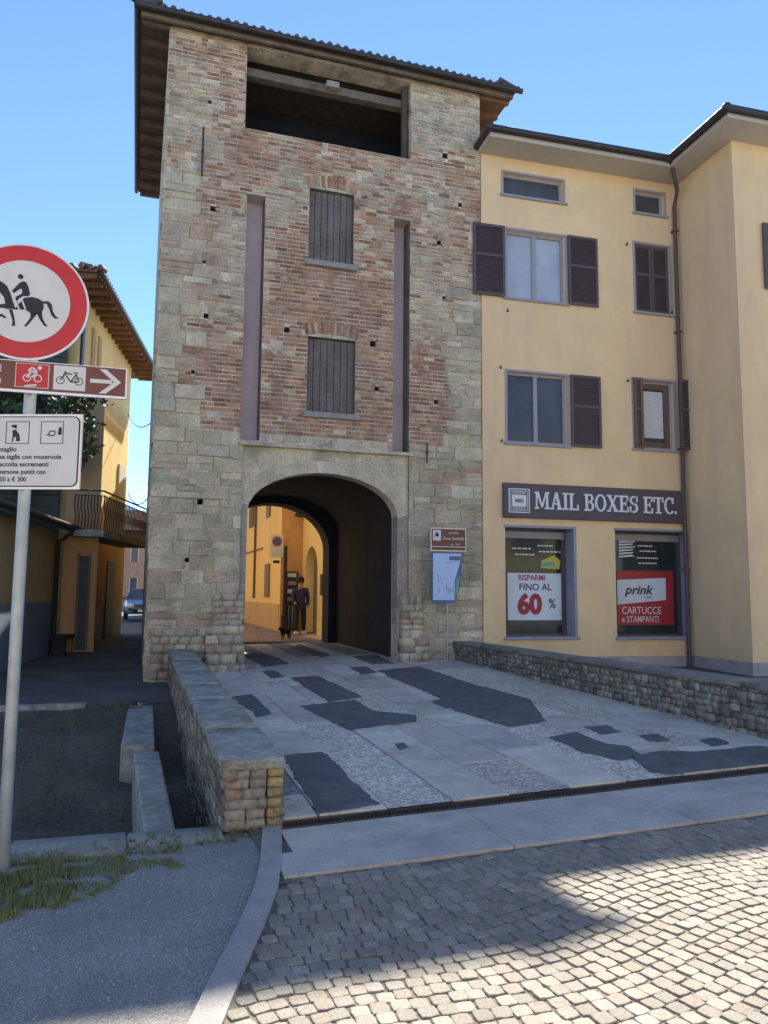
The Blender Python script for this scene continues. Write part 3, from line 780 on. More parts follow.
# windows of the tower
for k,(x0,x1,z0,z1) in enumerate([(3.02,3.95,8.22,9.74),(3.04,4.02,5.14,6.66)]):
    mb = MB(); yb = TY+.09; n_b = 7
    for q in range(n_b):
        a = x0+(x1-x0)*q/n_b; b = x0+(x1-x0)*(q+1)/n_b; mb.cbox(a+.005,b-.005,yb+U(0,.012),yb+.04,z0+U(0,.035),z1-.01,'shutw',.005)
    for zz in (): mb.box(x0+.03,(x0+x1)/2-.01,yb-.02,yb-.002,zz-.05,zz+.05,'shutw'); mb.box((x0+x1)/2+.01,x1-.03,yb-.02,yb-.002,zz-.05,zz+.05,'shutw')
    mb.box(x0,x1,yb+.045,yb+.06,z0,z1,'black'); o = mb.build('wooden_shutter',tw)
    mb = MB(); mb.cbox(x0-.08,x1+.08,TY-.10,TY+.1,z0-.12,z0-.003,'sill',.012); mb.build('window_sill',tw)
# loggia lintel and post bracket
mb = MB(); mb.cbox(1.71,5.17,TY+.22,TY+.42,12.02,12.2,'woodl',.012); mb.build('lintel_beam',tw)
mb = MB(); mb.cbox(3.35,3.62,TY+.05,TY+.215,12.05,12.18,'sill',.01); mb.build('beam_bracket',tw)
mb = MB(); mb.cbox(5.03,5.15,TY+.12,TY+.24,10.76,12.45,'wood',.01); mb.build('loggia_post',tw)
# roof
RX0,RX1,RY0,RY1,RZ = -.36,7.52,14.24,21.3,12.58
rf = MB(); zt = RZ+.10; cxr,cyr = 3.5,(RY0+RY1)/2
A,B,C_,D_ = (RX0,RY0,zt),(RX1,RY0,zt),(RX1,RY1,zt),(RX0,RY1,zt); r1,r2 = (cxr-.2,cyr,zt+1.35),(cxr+.2,cyr,zt+1.35)
rf.add([A,B,C_,D_,r1,r2],[(0,1,5,4),(1,2,5),(2,3,4,5),(3,0,4)],'roofd')
rf.box(RX0,RX1,RY0,RY1,RZ,RZ+.03,'wood')
rf.add([(RX0,RY0,RZ+.03),(RX1,RY0,RZ+.03),(RX1,RY1,RZ+.03),(RX0,RY1,RZ+.03),A,B,C_,D_],[(0,1,5,4),(1,2,6,5),(2,3,7,6),(3,0,4,7)],'roofd')
x = RX0
while x < RX1-.05:     # tile ends along the front eave
    rr = .06+U(-.008,.008); zz = zt-.02+U(-.012,.012)
    rf.tube([(x+.1,RY0-.05-U(0,.03),zz),(x+.1,RY0+.5,zz+.17)],rr,'roofd',8); x += .17
roof = rf.build('roof',tw)
y = RY0
ma = MB(); mb = MB()
while y < RY1: ma.tube([(RX0-.04-U(0,.02),y,zt-.01),(RX0+.4,y,zt+.14)],.06,'roofd',7); mb.tube([(RX1+.04+U(0,.02),y,zt-.01),(RX1-.4,y,zt+.14)],.06,'roofd',7); y += .17
ma.build('side_tiles',roof); mb.build('side_tiles',roof)
mb = MB(); mb.tube([(RX0-.1,RY0-.09,RZ+.01),(RX1+.12,RY0-.09,RZ+.01)],.058,'gutter',10); mb.tube([(RX0-.02,RY0-.09,RZ+.01),(RX0-.16,RY0-.2,RZ+.0)],.035,'gutter',8); mb.build('gutter',roof)
mb = MB(); mb.tube([(RX0-.05,RY0,RZ-.01),(RX0-.05,RY1,RZ-.01)],.05,'gutter',10); mb.build('gutter',roof)
for k in range(13):
    y = RY0+.25+k*.56; mb = MB(); mb.cbox(RX0+.05,TX0,y-.05,y+.05,RZ-.14,RZ-.005,'wood',.006); mb.build('rafter',roof)
for k in range(6):
    y = RY0+.25+k*.56; mb = MB(); mb.cbox(TX1,RX1-.05,y-.05,y+.05,RZ-.14,RZ-.005,'woodr',.006); mb.build('rafter',roof)
mb = MB(); mb.box(TX1+.01,RX1-.02,RY0+.02,RY1-.02,RZ-.012,RZ-.003,'woodr'); mb.build('eave_boards',roof)
mb = MB(); mb.cbox(RX0+.03,RX1-.03,RY0+.04,RY0+.12,RZ-.10,RZ-.014,'woodl',.006); mb.build('eave_board',roof)

# ------------------------------------------------------------------ yellow building (with the shop)
A3 = R(3.0); O3 = Vector((6.79,14.47,0)); U3 = Vector((math.cos(A3),-math.sin(A3),0)); N3 = Vector((-math.sin(A3),-math.cos(A3),0))
T3 = Matrix(((U3.x,-N3.x,0,O3.x),(U3.y,-N3.y,0,O3.y),(0,0,1,0),(0,0,0,1)))     # local: x along facade, y inward, z up
def F3(px,py):
    v = ray(px,py); t = (O3-CAM).dot(N3)/v.dot(N3); p = CAM+v*t; return ((p-O3).dot(U3), p.z)
yb = thing('apartment_building',(9.2,14.4,0),'yellow rendered apartment house with shuttered windows and a shop at ground level','building')
def L3(): m = MB(); m.T = T3; return m
def rect(a,b):     # two opposite pixel corners -> local rect
    (x0,z1),(x1,z0) = F3(*a),F3(*b); return (x0,x1,z0,z1)
Wn = dict(l3a=rect((503,173),(563,199)), l3b=rect((635,191),(664,214)), l2a=rect((505,230),(564,301)), l2b=rect((635,244),(669,314)),
          l1a=rect((507,372),(567,444)), l1b=rect((634,380),(675,450)), s1=rect((505,528),(573,638)), s2=rect((616,531),(690,638)))
def fixr(r,px0,px1,pyt,pyb):   # horizontal sizes from the left edge heights
    return r
# make each window a true rectangle: x from bottom-left / top-right mean
def WR(xl,xr,yt_l,yb_l):       # left/right pixel at the left edge's top and bottom pixel
    x0,zt_ = F3(xl,yt_l); x0b,zb_ = F3(xl,yb_l); x1,_ = F3(xr,(yt_l+yb_l)/2); return ((x0+x0b)/2,x1,zb_,zt_)
Wn = dict(l3a=WR(503,563,172,194), l3b=WR(635,664,190,212), l2a=WR(506,565,229,297), l2b=WR(635,670,243,311),
          l1a=WR(507,567,371,442), l1b=WR(634,674,379,448), s1=WR(505.5,574,527,637), s2=WR(616,691,530,637))
LW = F3(690,600)[0]          # facade length to the inner corner
ZS = 11.17; DS = .40
mb = L3(); hs = []
for k,(x0,x1,z0,z1) in Wn.items(): hs.append((x0,x1,z0,z1,DS if k[0]=='s' else .14,k))
hxs = sorted({0,LW}|{h[0] for h in hs}|{h[1] for h in hs}); hzs = sorted({-.3,ZS}|{h[2] for h in hs}|{h[3] for h in hs})
for i in range(len(hxs)-1):
    for j in range(len(hzs)-1):
        x,z = (hxs[i]+hxs[i+1])/2,(hzs[j]+hzs[j+1])/2
        if any(h[0]<x<h[1] and h[2]<z<h[3] for h in hs): continue
        mb.quad((hxs[i],0,hzs[j]),(hxs[i+1],0,hzs[j]),(hxs[i+1],0,hzs[j+1]),(hxs[i],0,hzs[j+1]),'yellow')
for (x0,x1,z0,z1,d,k) in hs:
    mm = 'reveal' if k[0]=='s' else 'yellow'
    mb.quad((x0,0,z0),(x1,0,z0),(x1,d,z0),(x0,d,z0),mm); mb.quad((x0,0,z1),(x0,d,z1),(x1,d,z1),(x1,0,z1),mm)
    mb.quad((x0,0,z0),(x0,d,z0),(x0,d,z1),(x0,0,z1),mm); mb.quad((x1,0,z0),(x1,0,z1),(x1,d,z1),(x1,d,z0),mm)
mb.quad((0,0,-.3),(0,0,ZS),(0,9,ZS),(0,9,-.3),'yellow'); mb.quad((0,9,-.3),(0,9,ZS),(LW+10,9,ZS),(LW+10,9,-.3),'yellow')
# wing coming forward on the right
WD = 1.87
mb.quad((LW,-WD,-.3),(LW,-WD,ZS),(LW,0,ZS),(LW,0,-.3),'yellow')
wx0,wz0 = LW+.58,0
def FW(px,py):     # pixel -> local on the wing front plane
    n_,o_ = N3, O3+N3*WD; v = ray(px,py); t = (o_-CAM).dot(n_)/v.dot(n_); p = CAM+v*t; return ((p-O3).dot(U3), p.z)
wz = FW(762,224)[1], FW(762,289)[1]; wxl = FW(762,250)[0]
hxs = [LW,wxl+.5,wxl+1.5,LW+10]; hzs = [-.3,wz[1],wz[0],ZS]
for i in range(3):
    for j in range(3):
        if i==1 and j==1: continue
        mb.quad((hxs[i],-WD,hzs[j]),(hxs[i+1],-WD,hzs[j]),(hxs[i+1],-WD,hzs[j+1]),(hxs[i],-WD,hzs[j+1]),'yellow')
mb.quad((LW+10,-WD,-.3),(LW+10,9,-.3),(LW+10,9,ZS),(LW+10,-WD,ZS),'yellow')
mb.build('wall',yb)
mb = L3()
pz = .33
mb.box(0.02,LW-.03,-.025,.02,-.3,pz+.0,'plinthg'); mb.box(LW-.03,LW+.02,-WD-.03,-.03,-.3,pz,'plinthg'); mb.box(LW+.02,LW+9.9,-WD-.03,-WD+.02,-.3,pz,'plinthg'); mb.build('plinth',yb)
# eaves: soffit slab, gutter, roof
OV = .66
outl = [(-.06,-OV),(LW-OV+.05,-OV),(LW-OV+.05,-WD-OV),(LW+10.5,-WD-OV),(LW+10.5,9.5),(-.06,9.5)]
mb = L3(); mb.flat(outl,ZS,ZS+.10,'soffit'); mb.build('soffit',yb)
mb = L3(); n_o = outl
out2 = [(-.08,-OV-.02),(LW-OV+.03,-OV-.02),(LW-OV+.03,-WD-OV-.02),(LW+10.5,-WD-OV-.02),(LW+10.5,9.5),(-.08,9.5)]
mb.flat(out2,ZS+.102,ZS+.155,'gutter')
def rz(y): return ZS+.16+max(0,(y+OV))*.30
mb.add([(-.08,-OV,rz(-OV)),(LW+3,-OV,rz(-OV)),(LW+3,4,rz(4)-.25),(-.08,4,rz(4)-.25),(-.08,9.5,ZS+.16),(LW+3,9.5,ZS+.16)],[(0,1,2,3),(3,2,5,4)],'rooft')
mb.add([(LW-OV+.03,-WD-OV,ZS+.158),(LW+10.5,-WD-OV,ZS+.158),(LW+10.5,4,ZS+1.6),(LW+3.5,4,ZS+1.6),(LW-OV+.03,4,ZS+.16)],[(0,1,2,3),(0,3,4)],'rooft')
roof = mb.build('roof',yb)
mb = L3(); g_ = ZS+.15
path = [(-.10,.4,g_),(-.10,-OV-.07,g_),(LW-OV-.03,-OV-.07,g_),(LW-OV-.03,-WD-OV-.07,g_),(LW+10.5,-WD-OV-.07,g_)]
for a,b in zip(path,path[1:]): mb.tube([a,b],.072,'gutter',10)
for p in path[1:-1]: mb.rock(*p,.16,.16,.15,'gutter',rnd=.9,jit=0)
mb.build('gutter',roof)
mb = L3(); px_ = F3(677,300)[0]; px_ = LW-.13
mb.tube([(LW-OV+.05,-OV-.03,g_-.05),(px_-.1,-.35,ZS-.35),(px_,-.09,ZS-.6),(px_,-.09,.35),(px_+.0,-.09,.05)],.048,'brown',10)
for zz in (2.2,4.9,7.6,10): mb.box(px_-.06,px_+.06,-.15,-.0,zz-.02,zz+.02,'brown')
mb.build('downpipe',yb)
# windows
def frame_ring(m,x0,x1,z0,z1,w_,y0,y1,mt):
    m.box(x0,x1,y0,y1,z1-w_,z1,mt); m.box(x0,x1,y0,y1,z0,z0+w_,mt); m.box(x0,x0+w_,y0,y1,z0+w_,z1-w_,mt); m.box(x1-w_,x1,y0,y1,z0+w_,z1-w_,mt)
def window(key, glass, leafs=2, fm='frame', surround=True, extra=None):
    x0,x1,z0,z1 = Wn[key]; d = .14
    m = L3(); frame_ring(m,x0,x1,z0,z1,.055,d-.05,d+.01,fm)
    for q in range(1,leafs):
        xm = x0+(x1-x0)*q/leafs; m.box(xm-.045,xm+.045,d-.045,d+.008,z0+.055,z1-.055,fm)
    f = m.build('window',yb)
    m = L3(); m.quad((x0,d,z0),(x1,d,z0),(x1,d,z1),(x0,d,z1),glass); m.build('pane',f)
    if surround:
        m = L3(); w_=.045
        for (a,b,c,e) in ((x0-w_,x0,z0-.0,z1),(x1,x1+w_,z0-.0,z1),(x0-w_,x1+w_,z1,z1+w_)): m.box(a,b,-.018,.004,c,e,'frame')
        m.build('trim',f)
    m = L3(); m.cbox(x0-.08,x1+.08,-.06,.05,z0-.055,z0-.002,'reveal',.006); m.build('sill',f)
    return f
def shutter(x0,x1,z0,z1,y=-.05,mt='brown',parent=None,louv=True):
    m = L3(); frame_ring(m,x0,x1,z0,z1,.06,y-.02,y+.02,mt); zm = (z0+z1)/2+.1; m.box(x0+.06,x1-.06,y-.018,y+.018,zm-.03,zm+.03,mt)
    k = z0+.07
    while k < z1-.08:
        if abs(k-zm) > .045: m.hexa([(x0+.06,y-.014,k),(x1-.06,y-.014,k),(x1-.06,y-.008,k+.0),(x0+.06,y-.008,k),(x0+.06,y+.006,k+.034),(x1-.06,y+.006,k+.034),(x1-.06,y+.012,k+.034),(x0+.06,y+.012,k+.034)],mt)
        k += .042
    m.box(x0+.05,x1-.05,y+.013,y+.018,z0+.05,z1-.05,mt)
    return m.build('shutter',parent or yb)
window('l3a','glass',1); window('l3b','glass',1)
f = window('l2a','glassc',2); x0,x1,z0,z1 = Wn['l2a']; wS = (x1-x0)/2+.02
shutter(x0-.05-wS,x0-.05,z0-.02,z1+.03); shutter(x1+.05,x1+.05+wS,z0-.02,z1+.03)
f = window('l2b','glass',2); x0,x1,z0,z1 = Wn['l2b']
shutter(x0+.02,(x0+x1)/2-.005,z0+.02,z1-.02,.06); shutter((x0+x1)/2+.005,x1-.02,z0+.02,z1-.02,.06)
f = window('l1a','glass',2); x0,x1,z0,z1 = Wn['l1a']; wS=(x1-x0)/2+.02
shutter(x1+.07,x1+.07+wS,z0-.02,z1+.03)
f = window('l1b','glass',1,'frame'); x0,x1,z0,z1 = Wn['l1b']
m = L3(); frame_ring(m,x0+.12,x1-.07,z0+.06,z1-.06,.12,.10,.135,'frameb'); m.build('casement',f)
m = L3(); m.box(x0+.27,x1-.2,.128,.134,z0+.28,z1-.22,'curtain'); m.build('curtain',f)
shutter(x1+.02,x1+.02+(x1-x0)*.55,z0+.0,z1+.02,-.19); shutter(x0-.02,x0+.2,z0-.02,z1+.02,-.05,'frameb')
m = L3(); m.T = T3; x0,x1 = wxl+.5,wxl+1.5; z0,z1 = wz[1],wz[0]
m.box(x0,x1,-WD+.1,-WD+.14,z0,z1,'glass'); frame_ring(m,x0,x1,z0,z1,.06,-WD+.06,-WD+.098,'frame'); f = m.build('window',yb)
m = L3(); m.T = T3 @ Matrix.Translation((0,-WD,0)); 
frame_ring(m,wxl,wxl+.48,z0,z1,.06,-.07,-.03,'brown'); m.box(wxl+.05,wxl+.44,-.06,-.04,z0+.05,z1-.05,'brown'); m.build('shutter',yb)
# shutter catches
for (a,b) in [(507,311),(500,368),(501,441),(626,245),(671,313),(627,381)]:
    x,z = F3(a,b); m = L3(); m.tube([(x,0,z),(x,-.05,z)],.012,'iron',6); m.box(x-.012,x+.012,-.06,-.045,z-.035,z+.035,'iron'); m.build('shutter_catch',yb)
# shop windows
for key in ('s1','s2'):
    x0,x1,z0,z1 = Wn[key]
    m = L3(); w_=.09
    m.box(x0-.03,x1+.06,-.02,.003,z1,z1+.05,'reveal'); m.box(x1,x1+.06,-.02,.003,z0,z1,'reveal')
    frame_ring(m,x0,x1,z0,z1,.045,DS-.05,DS+.005,'brown'); m.box(x0+.045,x1-.045,DS-.07,DS-.005,z1-.2,z1-.05,'reveal')
    m.box(x1-.10,x1-.0455,DS-.048,DS,z0+.05,z1-.05,'brown')
    f = m.build('shop_window',yb)
    m = L3(); m.quad((x0,DS-.005,z0),(x1,DS-.005,z0),(x1,DS-.005,z1),(x0,DS-.005,z1),'glassd'); m.build('pane',f)
    m = L3(); m.cbox(x0-.04,x1+.1,-.06,.3,z0-.06,z0-.002,'reveal',.008); m.build('sill',f)
# shop posters
def FD(px,py,dep):
    o_ = O3-N3*dep; v = ray(px,py); t = (o_-CAM).dot(N3)/v.dot(N3); p = CAM+v*t; return ((p-O3).dot(U3), p.z)
def GW(xl,xr,yt_,yb_):
    a_ = FD(xl,yb_,DS-.01); b_ = FD(xr,yt_,DS-.01); c_ = FD(xl,yt_,DS-.01); return (a_[0],b_[0],a_[1],c_[1])
x0,x1,z0,z1 = GW(505.5,574,527,637)
def T_(key,fx,fz): x0,x1,z0,z1 = Wn[key]; return x0+(x1-x0)*fx, z0+(z1-z0)*fz
yp = DS-.02
def plate(m,pts,mt,y): m.prism(pts,y,y+.003,mt)
H1 = z1-z0; W1 = x1-x0
p = thing('window_poster',T3@Vector((x0+.4,.2,z0+.3)),'pale blue shop poster reading RISPARMI FINO AL 60% in the left shop window','poster','posters in the shop windows')
m = L3(); plate(m,[(x0+.05,z0+.15*H1),(x0+.84*W1,z0+.15*H1),(x0+.85*W1,z0+.17*H1),(x0+.85*W1,z0+.58*H1),(x0+.05,z0+.58*H1)],'poster',yp); m.build('sheet',p)
m = L3(); k = W1
text_mb(m,'RISPARMI',x0+.18*k,z0+.515*H1,.052*H1,'textr',yp-.003,bold=.025,sx=.92); text_mb(m,'FINO AL',x0+.19*k,z0+.425*H1,.062*H1,'textd',yp-.003,bold=.02,sx=1.02)
text_mb(m,'60',x0+.17*k,z0+.215*H1,.175*H1,'textr',yp-.003,bold=.055,sx=.98); text_mb(m,'%',x0+.61*k,z0+.26*H1,.09*H1,'textd',yp-.003,bold=.02,sx=.85); m.build('lettering',p)
m = L3(); plate(m,[(x0+.05,z0+.1*H1),(x0+.85*W1,z0+.1*H1),(x0+.85*W1,z0+.14*H1),(x0+.05,z0+.14*H1)],'signbk',yp); m.build('footer_band',p)
# white transfer lettering above
tx = thing('window_transfer',T3@Vector((x0+.4,.2,z0+1.4)),'white and yellow transfer graphics on the upper glass of the left shop window','window graphic')
for (fx,fz,fl) in [(.10,.80,.25),(.14,.745,.27),(.46,.83,.22),(.48,.775,.3)]: 
    q = 0; m = L3()
    while q < fl: l_ = U(.03,.08); m.box(x0+(fx+q)*k,x0+(fx+q+l_*.8)*k,yp,yp+.002,z0+fz*H1,z0+(fz+.012)*H1,'white'); q += l_
    m.build('text_line',tx)
m = L3(); plate(m,[(x0+.50*k,z0+.63*H1),(x0+.77*k,z0+.62*H1),(x0+.79*k,z0+.70*H1),(x0+.70*k,z0+.75*H1),(x0+.52*k,z0+.70*H1)],'yprint',yp); plate(m,[(x0+.5*k,z0+.64*H1),(x0+.7*k,z0+.645*H1),(x0+.7*k,z0+.69*H1),(x0+.5*k,z0+.68*H1)],'mapg',yp-.002); m.build('yellow_graphic',tx)
x0,x1,z0,z1 = GW(616,691,530,637); H1 = z1-z0; k = x1-x0; W1 = k
p = thing('window_poster',T3@Vector((x0+.4,.2,z0+.3)),'red shop poster reading prink CARTUCCE e STAMPANTI in the right shop window','poster','posters in the shop windows')
m = L3(); plate(m,[(x0+.05,z0+.11*H1),(x0+.74*k,z0+.11*H1),(x0+.74*k,z0+.62*H1),(x0+.05,z0+.62*H1)],'posterr',yp); m.build('sheet',p)
m = L3(); plate(m,[(x0+.05,z0+.30*H1),(x0+.64*k,z0+.345*H1),(x0+.64*k,z0+.555*H1),(x0+.05,z0+.53*H1)],'poster',yp-.004); m.build('panel',p)
m = L3(); text_mb(m,'prink',x0+.12*k,z0+.40*H1,.085*H1,'textd',yp-.008,bold=.025,sx=1.15,shear=.25); m.box(x0+.36*k,x0+.46*k,yp-.009,yp-.007,z0+.365*H1,z0+.372*H1,'textr'); m.build('lettering',p)
m = L3(); text_mb(m,'CARTUCCE',x0+.075*k,z0+.215*H1,.068*H1,'white',yp-.003,bold=.005,sx=.86); text_mb(m,'e STAMPANTI',x0+.075*k,z0+.135*H1,.062*H1,'white',yp-.003,bold=.005,sx=.76); m.build('lettering',p)
tx = thing('window_transfer',T3@Vector((x0+.3,.2,z0+1.4)),'white hatched transfer graphic on the upper glass of the right shop window','window graphic')
m = L3()
for q in range(7): plate(m,[(x0+.06*k,z0+(.74+q*.028)*H1),(x0+U(.18,.28)*k,z0+(.755+q*.027)*H1),(x0+U(.2,.28)*k,z0+(.77+q*.027)*H1),(x0+.06*k,z0+(.757+q*.028)*H1)],'white',yp)
m.build('hatching',tx)
for (fx,fz,fl) in [(.3,.85,.15),(.32,.80,.2),(.28,.735,.25),(.3,.685,.22)]:
    q = 0; m = L3()
    while q < fl: l_ = U(.02,.05); m.box(x0+(fx+q)*k,x0+(fx+q+l_*.8)*k,yp,yp+.002,z0+fz*H1,z0+(fz+.012)*H1,'white'); q += l_
    m.build('text_line',tx)
# shop sign with slab-serif lettering
sx0,szt = F3(502,483); _,szb = F3(502,517.5); sx1,_ = F3(681.5,505)
p = thing('shop_sign',T3@Vector(((sx0+sx1)/2,-.05,szb)),'long dark sign board with white letters MAIL BOXES ETC above the shop windows','sign')
m = L3(); m.cbox(sx0,sx1,-.10,-.0,szb,szt,'signbk',.012); m.build('board',p)
def G(ch):      # glyph -> (width, list of polygons) on a unit cap height
    s=.10; W=.20; t=.11
    def r(a,b,c,d): return [(a,b),(c,b),(c,d),(a,d)]
    def ring(cx,cz,rx,rz_,wx,wz_,a0=0,a1=360,n=20):
        out=[]
        for q in range(n):
            A_=R(a0+(a1-a0)*q/n);B_=R(a0+(a1-a0)*(q+1)/n)
            out.append([(cx+(rx-wx)*math.cos(A_),cz+(rz_-wz_)*math.sin(A_)),(cx+rx*math.cos(A_),cz+rz_*math.sin(A_)),(cx+rx*math.cos(B_),cz+rz_*math.sin(B_)),(cx+(rx-wx)*math.cos(B_),cz+(rz_-wz_)*math.sin(B_))])
        return out
    if ch=='I': return .44,[r(.12,0,.32,1),r(0,0,.44,s),r(0,1-s,.44,1)]
    if ch=='M': return 1.22,[r(.12,0,.24,1),r(.94,0,1.12,1),r(0,0,.36,s),r(.82,0,1.22,s),r(0,1-s,.3,1),r(.92,1-s,1.22,1),[(.12,1),(.34,1),(.68,.1),(.55,.1)],[(.55,.1),(.68,.1),(1.02,1),(.9,1)]]
    if ch=='A': return 1.0,[[(.10,0),(.22,0),(.56,1),(.44,1)],[(.40,1),(.62,1),(.92,0),(.68,0)],r(.26,.28,.72,.38),r(0,0,.34,s),r(.58,0,1.0,s)]
    if ch=='L': return .82,[r(.12,0,.32,1),r(0,1-s,.46,1),r(0,0,.82,s),r(.70,0,.82,.34)]
    if ch=='B': return .86,[r(.12,0,.32,1),r(0,0,.5,s),r(0,1-s,.5,1),r(.3,.47,.5,.56)]+ring(.48,.76,.30,.24,.17,.09,-90,90,10)+ring(.48,.27,.36,.27,.19,.09,-90,90,10)
    if ch=='O': return .96,ring(.48,.5,.48,.52,.19,.10)
    if ch=='X': return 1.0,[[(.08,0),(.22,0),(.90,1),(.76,1)],[(.08,1),(.32,1),(.94,0),(.70,0)],r(0,0,.34,s),r(.6,0,1,s),r(0,1-s,.42,1),r(.66,1-s,1,1)]
    if ch=='E': return .84,[r(.12,0,.32,1),r(0,0,.84,s),r(0,1-s,.8,1),r(.72,0,.84,.32),r(.68,.70,.8,1),r(.3,.46,.58,.55),r(.54,.36,.62,.66)]
    if ch=='S': return .76,ring(.38,.74,.34,.27,.17,.10,60,270,14)+ring(.38,.27,.36,.29,.18,.10,-120,90,14)+[r(.60,.62,.70,.98),r(.04,.02,.14,.38)]
    if ch=='T': return .90,[r(.35,0,.55,1),r(0,1-s,.9,1),r(0,.68,.11,1),r(.79,.68,.9,1),r(.22,0,.68,s)]
    if ch=='C': return .86,ring(.48,.5,.48,.52,.19,.10,42,318,18)+[r(.72,.62,.83,1.0)]
    if ch=='.': return .22,[r(.03,0,.2,.18)]
    return .36,[]
m = L3(); h = (szt-szb)*.50; base = szb+(szt-szb)*.27
txt = 'MAIL BOXES ETC.'; tot = sum(G(c)[0]+.055 for c in txt); startx = F3(532,500)[0]; endx = F3(674,505)[0]
xs_ = (endx-startx)/(tot*h); x = startx
for c in txt:
    wd,P = G(c)
    for q,pl in enumerate(P): m.prism([(x+a*h*xs_,base+b*h) for a,b in pl],-.125-.0004*q,-.1005,'white')
    x += (wd+.055)*h*xs_
m.build('lettering',p)
m = L3(); bx0,_ = F3(506.5,500); bx1,_ = F3(527.5,500); zc0,zc1 = szb+.14*(szt-szb),szt-.16*(szt-szb)
frame_ring(m,bx0,bx1,zc0,zc1,.022,-.112,-.101,'white'); i_ = .045; frame_ring(m,bx0+i_,bx1-i_,zc0+i_,zc1-i_,.012,-.112,-.101,'white')
m.box(bx0+.08,bx1-.08,-.111,-.101,zc0+.13,zc1-.13,'white'); text_mb(m,'MBE',(bx0+bx1)/2,(zc0+zc1)/2-.04,.08,'signbk',-.1135,align='CENTER',bold=.03,sx=.95)
for q in range(3):
    m.box(bx0+.09,bx1-.09,-.111,-.101,zc0+.07+.02*q,zc0+.078+.02*q,'white'); m.box(bx0+.09,bx1-.09,-.111,-.101,zc1-.07-.02*q,zc1-.062-.02*q,'white')
m.build('emblem',p)

# ------------------------------------------------------------------ sign post in the foreground
sp = thing('sign_post',(-.66,5.0,0),'grey steel post in the grass carrying a no-riding sign and two panels','sign post')
mb = MB(); mb.tube([(-.66,5.06,-.1),(-.66,5.06,3.6)],.035,'steel',20); mb.build('pole',sp)
def rotT(cx,cy,deg): return Matrix.Translation((cx,cy,0))@Matrix.Rotation(R(deg),4,'Z')@Matrix.Translation((-cx,-cy,0))
def S3(px,py): p = atY(px,py,5.0); return (p.x,p.z)
# round sign
cxs,czs = S3(25.5,302.5); rs = .365
def Zm(a,b): return S3(a/7.68,240+b/7.68)      # from a 7.68x enlargement
mb = MB(); mb.disc(cxs,czs,rs,4.985,5.0,'alu',56); mb.disc(cxs,czs,rs*.965,4.981,4.9845,'signr',56); mb.disc(cxs,czs,rs*.70,4.977,4.9805,'sheet',56); d = mb.build('round_sign',sp)
mb = MB(); YK = 4.9755
def poly(pts,f=Zm,mt='signk',y=YK,m=None): (m or mb).prism([f(*q) for q in pts],y,y+.0012,mt,back=False)
head = []
hx,hz = Zm(163,293); rr = abs(Zm(185,293)[0]-hx); mb.disc(hx,hz,rr,YK,YK+.0012,'signk',16)
poly([(95,402),(150,345),(178,328),(205,335),(222,370),(236,430),(215,445),(185,440),(150,460),(135,480),(165,530),(150,545),(118,480),(125,448),(175,420),(172,385),(150,392),(112,420)])
poly([(-5,318),(30,340),(60,365),(85,420),(100,470),(120,530),(60,540),(45,500),(35,450),(-5,400)])
poly([(-5,505),(45,500),(60,540),(20,530),(-5,535)])
poly([(60,535),(125,530),(190,455),(250,448),(300,462),(335,485),(340,530),(325,565),(290,578),(240,575),(200,545),(120,545)])
poly([(335,482),(375,480),(400,505),(410,560),(430,595),(455,610),(425,615),(398,590),(380,540),(360,500),(335,500)])
poly([(70,540),(100,545),(112,590),(120,640),(122,668),(92,670),(98,650),(100,630),(85,580)])
poly([(240,570),(290,575),(262,610),(225,655),(205,675),(188,672),(205,650),(235,610)])
poly([(285,572),(325,560),(330,610),(350,650),(372,672),(345,672),(320,640),(300,605)])
poly([(-5,575),(25,580),(55,605),(45,612),(15,598),(-5,600)])
for k_ in range(1): mb.prism([Zm(160,455),Zm(172,452),Zm(205,540),Zm(193,544)],YK-.0012,YK-.0002,'sheet',back=False); mb.prism([Zm(100,440),Zm(112,436),Zm(160,545),Zm(148,548)],YK-.0012,YK-.0002,'sheet',back=False)
o = mb.build('pictogram',d)
for zz in (czs+.15,czs-.18): mb = MB(); mb.box(-.72,-.60,5.002,5.12,zz-.02,zz+.02,'steel'); mb.build('clamp',sp)
# brown direction sign
def Zn(a,b): return S3(a/5.908,360+b/5.908)
ax0,ax1 = -1.25,S3(127,390)[0]; az1 = S3(30,366)[1]-.0; az0 = S3(30,396.5)[1]
az1 = 2.985; az0 = 2.79
Tr = rotT(-.66,5.0,-3)
mb = MB(); mb.T = Tr; mb.box(ax0,ax1,4.972,4.992,az0,az1,'alu'); mb.box(ax0+.006,ax1-.008,4.968,4.9715,az0+.016,az1-.006,'signb'); d = mb.build('direction_sign',sp)
mb = MB(); mb.T = Tr; Yd=4.966
# local helper from pixel fractions on the sign: u = px, v = 0..1 from bottom
def D(px,v): return (S3(px,380)[0], az0+.016+(az1-az0-.022)*v)
def dr(a,b,c,e,mt,y=Yd): mb.prism([D(a,b),D(c,b),D(c,e),D(a,e)],y,y+.001,mt,back=False)
dr(16,.08,50,.94,'sheet'); dr(16.8,.10,49.2,.92,'signr',Yd-.0012)
dr(54.5,.08,86.5,.95,'sheet')
mb.prism([D(91,.42),D(113,.42),D(113,.56),D(91,.56)],Yd,Yd+.001,'sheet',back=False)
mb.prism([D(100,.93),D(107,.93),D(122,.49),D(107,.05),D(100,.05),D(115,.49)],Yd-.0012,Yd-.0002,'sheet',back=False)
def ringD(px,v,rp,w_,mt,y):
    x,z = D(px,v); r_ = abs(S3(px+rp,380)[0]-S3(px,380)[0]); ww = abs(S3(px+w_,380)[0]-S3(px,380)[0]); mb.disc(x,z,r_,y,y+.001,mt,20,ri=r_-ww)
